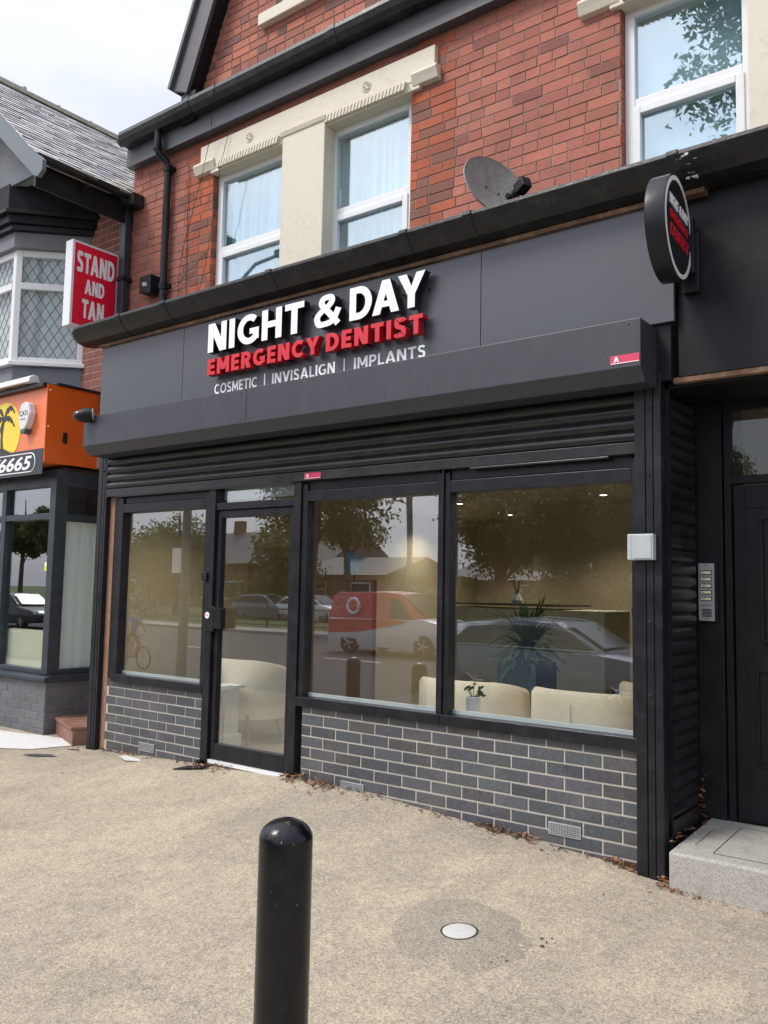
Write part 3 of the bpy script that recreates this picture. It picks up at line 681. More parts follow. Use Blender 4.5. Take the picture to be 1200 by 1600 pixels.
# eaves box, gutter, downpipe bracket
mb = MB(); mb.prism([(.40, 5.645), (.5, 5.65), (.5, 6.0), (.40, 5.95)], 'X', -3.02, 5.2); mb.build('eaves_box', M['upfascia'], B, bevel=.004)
def gutter_profile(y, z, w_, h):
    p = [(y, z), (y, z-h*.25), (y+w_*.12, z-h*.5), (y+w_*.15, z-h*.72), (y+w_*.38, z-h), (y+w_, z-h), (y+w_, z), (y+w_*.9, z), (y+w_*.9, z-h*.85), (y+w_*.42, z-h*.85), (y+w_*.1, z-h*.35), (y+w_*.08, z)]
    return p
gq = [(.262, 5.945), (.255, 5.905), (.272, 5.86), (.315, 5.825), (.398, 5.82), (.398, 5.945)]
mb = MB(); mb.prism(gq, 'X', -2.98, 5.2)
for x in (-2.0, -.25, 1.5): mb.prism([(u-.006 if u < .39 else u-.001, v+(.006 if v > 5.94 else -.006 if v < 5.83 else 0)) for u, v in gq], 'X', x, x+.07)
mb.lathe([(.002, -3.03), (.05, -3.025), (.058, -2.98)], c=(0, .325, 5.885), seg=14, axis='X')
mb.build('eaves_gutter', M['gutter'], B, bevel=.004)
mb = MB(); mb.prism([(.33, 5.95), (8.2, 9.6), (8.2, 9.7), (.33, 5.99)], 'X', -3.02, 5.2); mb.build('main_roof', M['darkslate'], B)
# lintel: cream band over the windows with end labels, rope-carved heads, rosettes, centre pilaster
def lintel(x0, x1, wins, cut=None):
    mb = MB()
    mb.box(x0, x1, .455, .56, 5.335, 5.56); mb.box(x0+.14, x1-.14, .46, .60, 5.27, 5.335)
    mb.build('lintel', M['stone'], B, bevel=.006)
    for (a, b) in ((x0-.07, x0+.20), (x1-.2, x1+.03)):
        m2 = MB(); m2.prism([(.425, 5.375), (.44, 5.40), (.5, 5.40), (.5, 5.29), (.455, 5.30), (.44, 5.34)], 'X', a, b); m2.build('label_stop', M['stone'], B, bevel=.003)
    for (a, b) in wins:
        m2 = MB(); nseg = int((b-a)/.034); w_ = (b-a)/nseg
        for i in range(nseg):
            x = a+i*w_; m2.prism([(x, 5.275), (x+w_*.62, 5.275), (x+w_*1.15, 5.335), (x+w_*.5, 5.335)], 'Y', .415, .462)
        m2.prism([(a-.03, 5.262), (b+.03, 5.262), (b+.0, 5.35), (a+.0, 5.35)], 'Y', .446, .58)
        m2.build('carved_head', M['stone'], B)
        cxr = (a+b)/2
        m3 = MB(); 
        tor = [(cxr+.042*math.cos(k*math.pi/8), .456, 5.455+.042*math.sin(k*math.pi/8)) for k in range(17)]
        m3.tube(tor, .008, 6, cap=False)
        for k in range(5):
            th = k*2*math.pi/5+.3; m3.tube([(cxr, .456, 5.455), (cxr+.03*math.cos(th), .454, 5.455+.03*math.sin(th))], [.006, .013], 6)
        m3.build('rosette', M['stone'], B, smooth=True)
lintel(-1.965, .645, [(-1.70, -.93), (-.40, .40)])
lintel(1.86, 4.85, [(2.10, 2.80), (3.35, 4.15)])
def pilaster(x0, x1):
    mb = MB(); mb.box(x0, x1, .42, .62, 3.9, 5.30); mb.build('window_pilaster', M['stone'], B, bevel=.008)
    mb = MB(); mb.prism([(.40, 5.332), (.41, 5.30), (.43, 5.285), (.5, 5.285), (.5, 5.332)], 'X', x0-.012, x1+.012); mb.build('pilaster_cap', M['stone'], B)
pilaster(-.875, -.40); pilaster(2.85, 3.32)
def upwin(x0, x1, z0, z1, zt, drape=True):
    mb = MB(); f = .065; y0, y1 = .555, .625
    mb.box(x0, x0+f, y0, y1, z0, z1); mb.box(x1-f, x1, y0, y1, z0, z1); mb.box(x0+f, x1-f, y0, y1, z1-f, z1); mb.box(x0+f, x1-f, y0+.002, y1, zt-.035, zt+.035); mb.box(x0+f, x1-f, y0, y1, z0, z0+f)
    fr_ = mb.build('window_frame', M['white'], B, bevel=.005)
    m2 = MB(); a, b, c, d = x0+f-.012, x1-f+.012, z0+f-.01, zt-.025
    m2.box(a, a+.05, y0-.012, y0+.03, c, d); m2.box(b-.05, b, y0-.012, y0+.03, c, d); m2.box(a+.05, b-.05, y0-.012, y0+.03, d-.05, d); m2.box(a+.05, b-.05, y0-.012, y0+.03, c, c+.05)
    m2.build('casement', M['white'], fr_, bevel=.005)
    m3 = MB(); m3.box(x0+f, x1-f, .585, .591, zt+.03, z1-f); m3.box(a+.045, b-.045, .582, .588, c+.045, d-.045); m3.build('pane', M['upglass'], fr_)
    m4 = MB()
    if drape:
        N_ = 60; secs = []
        for i in range(N_+1):
            x = x0+.03+(x1-x0-.06)*i/N_; y = .665+.022*math.sin(i*.75+x0*7)+.012*math.sin(i*1.9)
            secs.append([(x, y, z0), (x, y+.004, z1+.1)])
        m4.loft(secs, closed=False, caps=False)
        m4.build('net_curtain', M['curtain'], fr_, smooth=True)
    else:
        m4.box(x0, x1, .66, .67, z0, z1+.1); m4.build('net_curtain', M['curtain'], fr_)
upwin(-1.815, -.87, 4.02, 5.275, 4.555); upwin(-.455, .405, 4.02, 5.275, 4.555); upwin(2.065, 2.85, 4.02, 5.285, 4.63, False); upwin(3.32, 4.2, 4.02, 5.285, 4.63, False)
box('room_lining', M['interior'], B, -3.0, 5.1, 2.2, 2.25, 3.9, 5.6)
# ---- shopfront structure
bb = MB(); bricks(bb, mm, -.09, 2.35, .0, .71, 0, blue_tint, 'stretcher', zph=.65-.075*9, phase=0.01+.09, proud=.005, jit=.0006, seed=11)
def straight(x0, x1, z0, z1, ph, mbx, seed):
    r = random.Random(seed)
    k = -9
    while .65+k*.075 < z1:
        za, zb = max(z0, .65+k*.075+.005), min(z1, .65+(k+1)*.075-.005)
        if zb-za > .012:
            off = ph+(0 if k % 2 == 0 else .1125)
            n0 = math.floor((x0-off)/.225)
            for i in range(n0, n0+40):
                a, b = off+i*.225+.005, off+(i+1)*.225-.005
                a, b = max(a, x0), min(b, x1)
                if b-a < .02: continue
                t = blue_tint(r, a, za); jz = r.uniform(-.0008, .0008); e = .0045+r.uniform(-.0008, .0008); ch = .0025
                fr4 = [(a+ch, -e, za+ch+jz), (b-ch, -e, za+ch+jz), (b-ch, -e, zb-ch+jz), (a+ch, -e, zb-ch+jz)]
                md = [(a, -e+ch, za+jz), (b, -e+ch, za+jz), (b, -e+ch, zb+jz), (a, -e+ch, zb+jz)]
                bk = [(a, .003, za+jz), (b, .003, za+jz), (b, .003, zb+jz), (a, .003, zb+jz)]
                mbx.q(fr4, 0, t)
                for q in range(4):
                    q2 = (q+1) % 4; mbx.q([md[q], md[q2], fr4[q2], fr4[q]], 0, t); mbx.q([bk[q], bk[q2], md[q2], md[q]], 0, t)
        k += 1
bb = MB(); straight(-.085, 2.36, -.02, .715, 0, bb, 4); straight(-2.37, -1.125, -.02, .715, -2.2338, bb, 8)
sr = bb.build('stall_riser_brickwork', M['bluebrick'], B)
mb = MB(); mb.box(-.085, 2.36, 0, .2, -.1, .70); mb.box(-2.37, -1.125, 0, .2, -.1, .70); mb.build('stall_riser_mortar', M['mortar'], B)
# frame: sills, heads, posts
def frame_obj(name, bxs, mat=None, bev=.003):
    mb = MB()
    for b in bxs: mb.box(*b)
    return mb.build(name, mat or M['black'], B, bevel=bev)
def shop_window(x0, x1):
    f = frame_obj('window_frame', [(x0-.05, x0, -.015, .07, .712, 2.27), (x1, x1+.05, -.015, .07, .712, 2.27), (x0, x1, -.015, .07, 2.14, 2.215), (x0, x1, .0, .07, 2.218, 2.3), (x0-.05, x1+.05, -.035, .075, .70, .765)], bev=.004)
    box('pane', M['glass'], f, x0, x1, .036, .042, .765, 2.14)
    box('glazing_bead', M['white'], f, x0, x1, .044, .062, .766, .790)
    return f
shop_window(-2.235, -1.165); shop_window(-.075, 1.047); shop_window(1.135, 2.315)
frame_obj('mullion', [(1.098, 1.084, -.03, .08, .765, 2.31)])
frame_obj('door_post', [(-1.112, -1.035, -.03, .09, .19, 2.31)]); frame_obj('door_post', [(-.195, -.127, -.03, .09, .19, 2.31)])
frame_obj('jamb_board', [(-2.37, -2.287, .0, .1, .70, 2.4)])
frame_obj('head_board', [(-2.37, 2.37, .03, .16, 2.31, 2.66)], M['blackmatt'])
tr_ = frame_obj('door_transom', [(-1.035, -.195, -.02, .07, 2.115, 2.17)])
box('pane', M['glass'], tr_, -1.035, -.195, .03, .036, 2.17, 2.31); box('blind', M['blind'], tr_, -1.03, -.2, .06, .07, 2.2, 2.32)
box('door_threshold', M['white'], B, -1.035, -.195, -.02, .09, .185, .212)
# door
dr = frame_obj('shop_door', [(-1.03, -.985, -.005, .05, .215, 2.11), (-.25, -.2, -.005, .05, .215, 2.11), (-.985, -.25, -.005, .05, 2.055, 2.11), (-.985, -.25, -.005, .05, .215, .335)], bev=.004)
box('pane', M['glass'], dr, -.985, -.25, .02, .026, .335, 2.055)
box('letter_box_handle', M['blackmatt'], dr, -1.0, -.90, -.055, -.006, 1.20, 1.36, bevel=.004)
box('lock_plate', M['black'], dr, -1.10, -.99, -.045, -.031, 1.18, 1.37, bevel=.003)
box('keep', M['black'], dr, -1.15, -1.09, -.05, -.031, 1.56, 1.63, bevel=.004)
mb = MB(); mb.lathe([(.025, -.0475), (.025, -.046)], c=(-1.065, 0, 1.30), seg=20, axis='Y'); ps = mb.build('push_sticker', M['signwhite'], dr)
text('sticker_text', 'Push', -1.083, -1.047, 1.291, 1.309, -.0482, .0005, [M['signred']], dr, off=.01)
# wood strip by the left post, posts
frame_obj('timber_strip', [(-2.440, -2.374, .0, .05, .12, 2.30)], M['wood'], .002)
def guide(x0, x1, d=.084):
    mb = MB(); mb.box(x0, x1, -d+.010, .0, .05, 2.70); mb.box(x0, x0+.058, -d, -d+.0098, .05, 2.70); mb.box(x0+.064, x0+.100, -d, -d+.0098, .05, 2.70); mb.box(x0+.105, x1, -d, -d+.0098, .05, 2.70)
    o = mb.build('shutter_guide', M['black'], B, bevel=.003)
    for z in (.25, .62, 1.0, 1.38, 1.78, 2.16, 2.52): MB().lathe([(.007, -d-.0025), (.007, -d-.006), (.003, -d-.008)], c=(x0+.08, 0, z), seg=8, axis='Y').build('rivet', M['black'], o)
guide(-2.575, -2.446, .045); guide(2.36, 2.505)
box('flank_wall', M['stone'], B, -2.6, -2.45, .012, .6, .05, 3.0); box('post_infill', M['blackmatt'], B, 2.372, 2.47, .01, .06, .0, 2.7)  # flank wall is unseen, made cream to bounce light into the recess
# front roller shutter
def slat_profile(z0, z1, y, pitch=.071, d=.017):
    p = []
    z = z0
    while z < z1-1e-6:
        zt = min(z1, z+pitch)
        for k in range(7):
            u = k/6; p.append((y-d*math.sin(math.pi*u)**.6-(0 if 0 < u < 1 else -.004), z+(zt-z-.006)*u))
        p.append((y+.006, zt-.003))
        z += pitch
    return p
def shutter(name, z0, z1, y, a, b, axis='X', sgn=1, parent=B):
    pr = slat_profile(z0, z1, 0)
    mb = MB()
    if axis == 'X': mb.loft([[(a, y+u, z) for u, z in pr], [(b, y+u, z) for u, z in pr]], closed=False, caps=False)
    else: mb.loft([[(y-u, a, z) for u, z in pr], [(y-u, b, z) for u, z in pr]], closed=False, caps=False)
    return mb.build(name, M['shutter'], parent, smooth=True)
fs_ = shutter('roller_shutter', 2.35, 2.72, -.03, -2.443, 2.36)
mb = MB(); mb.box(-2.443, 2.36, -.048, -.008, 2.285, 2.35); mb.box(-2.3, -.2, -.05, -.02, 2.276, 2.284); mb.box(1.3, 2.2, -.05, -.02, 2.27, 2.284)
mb.build('bottom_rail', M['shutter'], fs_, bevel=.004)
# side shutter in the doorway recess (faces +X)
ss = shutter('side_shutter', .36, 2.62, 2.497, .02, .44, axis='Y')
mb = MB(); mb.box(2.47, 2.515, .0, .46, .27, .36); mb.build('bottom_rail', M['shutter'], ss, bevel=.003)
box('shutter_edge_rail', M['blackmatt'], B, 2.475, 2.52, -.0, .018, .2, 2.66); box('shutter_edge_rail', M['blackmatt'], B, 2.462, 2.507, .442, .468, .25, 2.62)
box('side_backing', M['dark'], B, 2.44, 2.46, .05, .6, .1, 2.66)
frame_obj('timber_strip', [(2.473, 2.497, .47, .497, .32, 2.55)], M['wood'], .002); frame_obj('timber_strip', [(2.44, 2.472, .47, .499, .32, 2.55)], M['dark'], .002)
# hood box
mb = MB(); mb.prism([(-.3, 2.70), (-.235, 2.625), (-.06, 2.625), (-.06, 2.955), (-.1, 2.952), (-.3, 2.952)], 'X', -2.45, 2.482)
hood = mb.build('shutter_hood', M['hood'], B, bevel=.003)
mb = MB()
for x in (-.44, ): mb.box(x, x+.003, -.3015, -.3, 2.71, 2.945)
mb.build('hood_joint', M['dark'], hood)
for x, z in ((2.42, 2.93), (-.5, 2.93), (-.38, 2.93), (-.5, 2.73), (-.38, 2.73), (-2.3, 2.74)): MB().lathe([(.006, -.300), (.006, -.3025), (.002, -.304)], c=(x, 0, z), seg=8, axis='Y').build('hood_screw', M['hood'], hood)
# fascia panels with joints
for (a, b) in ((-2.525, -1.410), (-1.406, 1.398), (1.402, 2.588)):
    MB().box(a, b, -.10, -.075, 2.968, 3.62).build('fascia_panel', M['fascia'], B, bevel=.0015)
box('fascia_carcass', M['blackmatt'], B, -2.50, 2.56, -.072, .12, 2.66, 3.64); 
frame_obj('timber_strip', [(-2.55, 2.76, -.125, -.055, 3.622, 3.648)], M['woodcap'], .002)
# shop gutter with ogee section and joints
gp = [(-.285, 3.80), (-.288, 3.775), (-.265, 3.74), (-.245, 3.71), (-.20, 3.672), (-.13, 3.652), (-.06, 3.652), (-.06, 3.80)]
mb = MB(); mb.prism(gp, 'X', -2.66, 5.2)
def scaled(p, k): 
    c0 = (-.15, 3.73); return [(c0[0]+(u-c0[0])*k, c0[1]+(v-c0[1])*k) for u, v in p]
for x in (-2.10, -1.5, -.3, .9, 1.38, 2.62): mb.prism(scaled(gp, 1.06), 'X', x, x+.06)
mb.prism(scaled(gp, .97), 'X', -2.72, -2.66); mb.prism(scaled(gp, .8), 'X', -2.78, -2.72)
mb.build('shop_gutter', M['gutter'], B, bevel=.004)
frame_obj('gutter_timber', [(2.78, 5.2, -.20, -.06, 3.70, 3.76)], M['woodcap'], .002)
mb = MB(); r6 = random.Random(4)
for k in range(26):
    a = r6.gauss(2.70, .045); q = r6.uniform(0, 1); yy_ = -.287+.085*q; zz_ = 3.775-.10*q
    w1, h1 = r6.uniform(.004, .016), r6.uniform(.003, .010)
    mb.prism([(a-w1, zz_-h1), (a+w1*.6, zz_-h1*1.3), (a+w1, zz_+h1*.4), (a-w1*.3, zz_+h1)], 'Y', yy_-.003, yy_+.02)
mb.build('mortar_splash', M['cover'], B)
mb = MB(); mb.prism([(-.06, 3.66), (.5, 3.86), (.5, 3.90), (-.06, 3.79)], 'X', -2.6, 5.2); mb.build('shop_roof', M['gutter'], B)
# right-hand doorway: fascia, soffit, jamb panel, door, transom
box('doorway_fascia', M['blackmatt'], B, 2.592, 5.2, -.05, -.02, 2.675, 3.70, bevel=.002)
frame_obj('timber_strip', [(2.56, 5.2, -.045, .0, 2.645, 2.674)], M['woodcap'], .002)
mb = MB(); y = .0
while y < .56: mb.box(2.46, 5.2, y, y+.034, 2.63, 2.65); y += .04
mb.box(2.46, 5.2, 0, .56, 2.652, 2.67); mb.build('recess_soffit', M['blackmatt'], B)
mb = MB(); mb.box(2.499, 2.645, .50, .56, .2, 2.63); mb.box(2.652, 2.69, .515, .57, .2, 2.63); mb.box(2.69, 5.2, .515, .57, 2.585, 2.63); mb.box(2.69, 5.2, .515, .57, 2.16, 2.205); mb.box(3.55, 5.2, .5, .6, .2, 2.63)
dfr = mb.build('doorway_frame', M['blackmatt'], B, bevel=.003)
box('transom_pane', glassmat('transom_glass', .035), dfr, 2.69, 3.55, .54, .546, 2.205, 2.585)
box('transom_backing', M['interior'], dfr, 2.6, 3.6, 1.1, 1.12, 1.8, 2.9)
mb = MB(); mb.box(2.70, 3.5, .535, .58, .30, 2.15); mb.box(2.70, 2.76, .529, .534, .30, 2.15); mb.box(2.76, 3.5, .529, .534, 2.02, 2.15); mb.box(2.76, 3.5, .529, .534, .30, .55)
mb.box(2.84, 2.855, .515, .534, 1.28, 1.96); mb.box(2.84, 3.2, .515, .534, 1.955, 1.97); mb.box(2.84, 3.2, .515, .534, 1.27, 1.285)
mb.box(2.81, 2.822, .52, .534, .6, 1.12); mb.box(2.81, 3.2, .52, .534, 1.11, 1.122); mb.box(2.81, 3.2, .52, .534, .6, .612)
fd = mb.build('flat_door', M['blackmatt'], B, bevel=.002)
mb = MB(); mb.lathe([(.03, .51), (.028, .495), (.01, .48)], c=(2.93, 0, 1.18), seg=14, axis='Y'); mb.box(2.9, 3.02, .50, .528, 1.20, 1.23); mb.build('door_furniture', M['alumin'], fd)
# body behind: shop walls, rear
mb = MB(); mb.box(-2.62, -2.45, .62, 6.2, .0, 3.6); mb.box(2.40, 2.46, .62, 6.2, .0, 3.6); mb.box(-2.6, 5.2, 6.2, 6.4, 0, 3.6); mb.box(-3.05, 5.2, 8.0, 8.2, .1, 9.4)
mb.box(5.1, 5.2, .5, 8.0, 0, 5.8)
mb.build('outer_walls', M['redmortar'], B)
mb = MB(); mb.box(-2.45, -2.40, .12, 6.15, .2, 2.62); mb.box(2.35, 2.40, .12, 6.15, .2, 2.62); mb.box(-2.4, 2.35, 6.1, 6.15, .2, 2.62); mb.box(-.55, 2.35, 4.3, 4.4, .2, 2.6)
mb.build('interior_walls', M['interior'], B)
mb = MB(); mb.box(-2.42, 2.38, .1, 6.2, .0, .2); mb.build('interior_floor', M['floor'], B)
mb = MB()
for k in range(31): mb.box(-2.42, 2.38, .17+k*.195, .17+k*.195+.19, 2.50, 2.52)
mb.box(-2.42, 2.38, .1, 6.2, 2.523, 2.56); mb.build('interior_ceiling', M['ceiling'], B)
box('window_board', M['white'], B, -2.4, -1.125, .1, .30, .70, .735); box('window_board', M['white'], B, -.08, 2.35, .1, .30, .70, .735)
box('neighbour_return', M['render'], B, -3.05, -2.6, .74, .8, .0, 3.2)

# air bricks
for i, (x, z, mt, lb) in enumerate(((-1.885, .17, 'galv', 'grey metal air vent low in the brickwork left of the glass door'), (.29, .178, 'galv', 'grey metal air vent just right of the glass door'), (1.82, .178, 'galv', 'perforated metal air vent low in the brickwork beside the right hand post'))):
    t_ = thing('air_vent', (x+.1, -.01, z+.033), lb, 'vent', 'air vents in the low brick wall')
    mb = MB(); mb.box(x, x+.195, -.012, -.005, z, z+.068); mb.build('vent_plate', M['galv'], t_, bevel=.001)
    mb = MB()
    for a in range(19):
        for b in range(6): mb.box(x+.008+a*.0097, x+.0135+a*.0097, -.0128, -.0122, z+.007+b*.0097, z+.0125+b*.0097)
    mb.build('vent_holes', M['dark'], t_)

# ------------------------------------------------------------------ shop sign lettering
S = thing('shop_sign_lettering', (0, -.17, 2.98), 'raised white and red sign letters reading NIGHT & DAY EMERGENCY DENTIST on the dark fascia', 'sign')
def front_text(nm, txt, x0, x1, z0, z1, w_, y, d, mats, gap=.13): return stroke_text(nm, txt, x0, x1, z0, z1, w_, lambda u, v, k: (u, y+k, v), d, mats, S, gap)
WS = [M['letterwhite'], M['signblack']]; RS = [M['letterred'], M['letterredside']]
front_text('letter_row', 'NIGHT', -1.012, -.002, 3.325, 3.552, .235, -.185, .06, WS, .12)
front_text('letter_row', '&', .098, .342, 3.325, 3.552, .20, -.185, .06, WS)
front_text('letter_row', 'DAY', .418, 1.04, 3.325, 3.552, .235, -.185, .06, WS, .05)
front_text('letter_row', 'EMERGENCY', -1.008, .150, 3.147, 3.272, .255, -.185, .06, RS, .17)
front_text('letter_row', 'DENTIST', .212, 1.025, 3.147, 3.272, .255, -.185, .06, RS, .17)
front_text('vinyl_lettering', 'COSMETIC', -1.012, -.540, 3.014, 3.094, .19, -.1035, .003, [M['signwhite']], .15)
front_text('vinyl_lettering', 'INVISALIGN', -.382, .227, 3.014, 3.094, .19, -.1035, .003, [M['signwhite']], .15)
front_text('vinyl_lettering', 'IMPLANTS', .40, .993, 3.014, 3.094, .19, -.1035, .003, [M['signwhite']], .15)
mb = MB(); mb.box(-.464, -.455, -.1035, -.1005, 3.012, 3.105); mb.box(.308, .317, -.1035, -.1005, 3.012, 3.105); mb.build('divider', M['signwhite'], S)
mb = MB()
for x in [-.98+.2*k for k in range(11)]: mb.tube([(x, -.13, 3.45), (x, -.1, 3.45)], .006, 6)
mb.build('stand_off', M['signblack'], S)

# round projecting sign
t_ = thing('round_projecting_sign', (2.65, -.345, 3.36), 'round black projecting sign with a white rim, NIGHT & DAY EMERGENCY DENTIST, at the fascia end', 'sign')
RX = Matrix.Translation((2.70, -.345, 3.36)) @ Matrix.Rotation(R(4.5), 4, 'Z')
MB().lathe([(.252, -.10), (.262, -.095), (.264, -.005), (.262, 0.0), (.255, .0005), (.254, -.004)], seg=72, axis='X').build('drum', M['black'], t_, smooth=True, xf=RX)
MB().lathe([(.2535, -.006), (.2535, .002), (.231, .002), (.231, -.006)], seg=72, axis='X').build('rim_light', M['letterwhite'], t_, xf=RX)
MB().lathe([(.231, -.006), (.231, .0), (.001, .0)], seg=72, axis='X').build('face', M['signblack'], t_, xf=RX)
def side_text(s, u0, u1, z0, z1, m, off, tt, xf, name='lettering', x=.004):
    vs, fs = text_mb(s, off); ax0 = min(v.x for v in vs); ax1 = max(v.x for v in vs); ay0 = min(v.y for v in vs); ay1 = max(v.y for v in vs)
    mb = MB(); mb.v = [((x if v.z > 0 else x-.003), u0+(v.x-ax0)/(ax1-ax0)*(u1-u0), z0+(v.y-ay0)/(ay1-ay0)*(z1-z0)) for v in vs]
    for f, n_ in fs: mb.f.append(f); mb.m.append(0); mb.t.append(None)
    return mb.build(name, m, tt, xf=xf)
stroke_text('lettering', 'NIGHT & DAY', -.165, .175, .070, .122, .17, lambda u, v, k: (.005-k, u, v), .004, [M['letterwhite']], t_, .14, xf=RX)
stroke_text('lettering', 'EMERGENCY', -.16, .18, .0, .042, .17, lambda u, v, k: (.005-k, u, v), .004, [M['letterred']], t_, .14, xf=RX)
stroke_text('lettering', 'DENTIST', -.155, .185, -.088, -.026, .17, lambda u, v, k: (.005-k, u, v), .004, [M['letterred']], t_, .14, xf=RX)
mb = MB(); mb.box(2.63, 2.715, -.085, -.051, 3.11, 3.43); mb.box(2.64, 2.70, -.12, -.085, 3.2, 3.5); mb.build('wall_bracket', M['black'], t_, bevel=.003)

# stickers
t_ = thing('red_warning_sticker', (2.4, -.302, 2.74), 'small pinkish red warning sticker low on the right end of the shutter hood', 'sticker')
mb = MB(); mb.prism([(2.318, 2.722), (2.476, 2.722), (2.476, 2.768), (2.318, 2.768)], 'Y', -.3028, -.3005); mb.build('sticker_sheet', M['pinksticker'], t_)
mb = MB(); mb.box(2.322, 2.474, -.3036, -.303, 2.7235, 2.727); mb.prism([(2.338, 2.732), (2.345, 2.732), (2.352, 2.745), (2.359, 2.732), (2.366, 2.732), (2.356, 2.762), (2.348, 2.762)], 'Y', -.3036, -.303); mb.build('sticker_print', M['signwhite'], t_)
t_ = thing('red_warning_sticker', (0, -.05, 2.31), 'small pinkish red warning sticker on the shutter bottom rail above the door post', 'sticker')
mb = MB(); mb.box(-.08, .075, -.0508, -.0485, 2.295, 2.338); mb.build('sticker_sheet', M['pinksticker'], t_)
mb = MB(); mb.box(-.075, .07, -.0516, -.051, 2.298, 2.301); mb.prism([(-.062, 2.307), (-.055, 2.307), (-.05, 2.317), (-.045, 2.307), (-.038, 2.307), (-.047, 2.331), (-.053, 2.331)], 'Y', -.0516, -.051); mb.build('sticker_print', M['signwhite'], t_)

# junction box on the right post
t_ = thing('junction_box', (2.41, -.12, 1.77), 'pale grey plastic box screwed to the black post right of the shop window', 'box')
mb = MB(); mb.box(2.338, 2.478, -.135, -.088, 1.705, 1.842); mb.build('case', M['plasticgrey'], t_, bevel=.004)
mb = MB(); mb.box(2.375, 2.468, -.139, -.1355, 1.713, 1.834); mb.box(2.355, 2.360, -.137, -.1352, 1.713, 1.834); mb.build('lid', M['plasticgrey'], t_, bevel=.002)
# intercom
t_ = thing('door_intercom', (2.566, .49, 1.55), 'silver intercom panel with five name buttons on the black doorway jamb', 'intercom')
mb = MB(); mb.box(2.515, 2.622, .472, .499, 1.378, 1.712); mb.build('back_box', M['blackmatt'], t_, bevel=.003)
mb = MB(); mb.box(2.517, 2.605, .466, .4715, 1.383, 1.708); mb.build('face_plate', M['alumin'], t_, bevel=.0015)
for k in range(5):
    z = 1.655-k*.037
    bt = MB().box(2.529, 2.593, .4625, .4658, z-.011, z+.011).build('call_button', M['signblack'], t_)
    MB().box(2.533, 2.589, .461, .4623, z-.007, z+.007).build('name_card', M['creamboard'], bt)
    MB().box(2.540, 2.540+.012+.005*(k % 3), .4604, .4609, z-.002, z+.002).build('name_mark', M['signblack'], bt)
mb = MB(); mb.box(2.533, 2.590, .4645, .4658, 1.470, 1.4725)
for k in range(6): mb.box(2.535, 2.590, .4645, .4658, 1.406+k*.0078, 1.4105+k*.0078)
mb.build('speaker_grille', M['signblack'], t_)
mb = MB()
for z in (1.395, 1.697): mb.lathe([(.004, .466), (.004, .4635), (.001, .463)], c=(2.561, 0, z), seg=8, axis='Y')
mb.build('screw', M['dark'], t_)

# terrazzo doorstep
t_ = thing('doorstep', (3.2, .2, .06), 'speckled grey terrazzo doorstep in front of the black flat door', 'step')
mb = MB(); mb.prism([(-.17, -.05), (.52, -.05), (.52, .292), (-.17, .258)], 'X', 2.555, 5.2); mb.build('step_block', M['terrazzo'], t_, bevel=.012)
mb = MB(); 
for (a, b, c, d) in ((2.74, 2.745, -.07, .42), (2.745, 3.6, -.075, -.07), (2.745, 3.6, .42, .425), (2.63, 2.634, .0, .3)):
    za = .258+(c+.17)/.69*.034; zb_ = .258+(d+.17)/.69*.034
    mb.q([(a, c, za+.0012), (b, c, za+.0012), (b, d, zb_+.0012), (a, d, zb_+.0012)])
mb.build('joint_line', M['dark'], t_)

# satellite dish
t_ = thing('satellite_dish', (1.42, .2, 4.1), 'round grey satellite dish standing behind the shop gutter against the brick wall', 'satellite dish')
DX = Matrix.Translation((1.37, .12, 4.13)) @ Matrix.Rotation(R(66), 4, 'Z') @ Matrix.Rotation(R(-20), 4, 'X')
prof = [(.001, .055)]+[(.235*k/10, .055-.055*(k/10)**2) for k in range(1, 11)]
mb = MB(); mb.lathe(prof+[(.24, -.004), (.243, .004), (.235, .012)]+[(.232*k/10, .062-.055*(k/10)**2) for k in range(9, 0, -1)]+[(.001, .062)], seg=48, axis='Y')
mb.build('reflector', M['dish'], t_, smooth=True, xf=DX)
mb = MB(); mb.tube([(0, .02, -.235), (0, -.12, -.24), (.0, -.20, -.22)], .011, 8); mb.build('feed_arm', M['blackmatt'], t_, xf=DX)
mb = MB(); mb.box(-.035, .035, -.27, -.18, -.24, -.17); mb.lathe([(.028, -.18), (.028, -.15)], c=(0, 0, -.20), seg=16, axis='Y'); mb.build('receiver', M['blackmatt'], t_, bevel=.006, xf=DX)
mb = MB(); mb.tube([(1.40, .22, 4.10), (1.42, .40, 4.10), (1.42, .40, 3.8)], .018, 8); mb.box(1.36, 1.48, .47, .495, 3.98, 4.2); mb.tube([(1.42, .40, 4.08), (1.42, .48, 4.08)], .015, 8); mb.build('wall_mount', M['blackmatt'], t_)
mb = MB()
for a, b in ((-.04, .02), (.05, -.01)): mb.lathe([(.007, .045), (.007, .04), (.001, .038)], c=(a, 0, b), seg=8, axis='Y')
mb.build('bolt', M['dark'], t_, xf=DX)

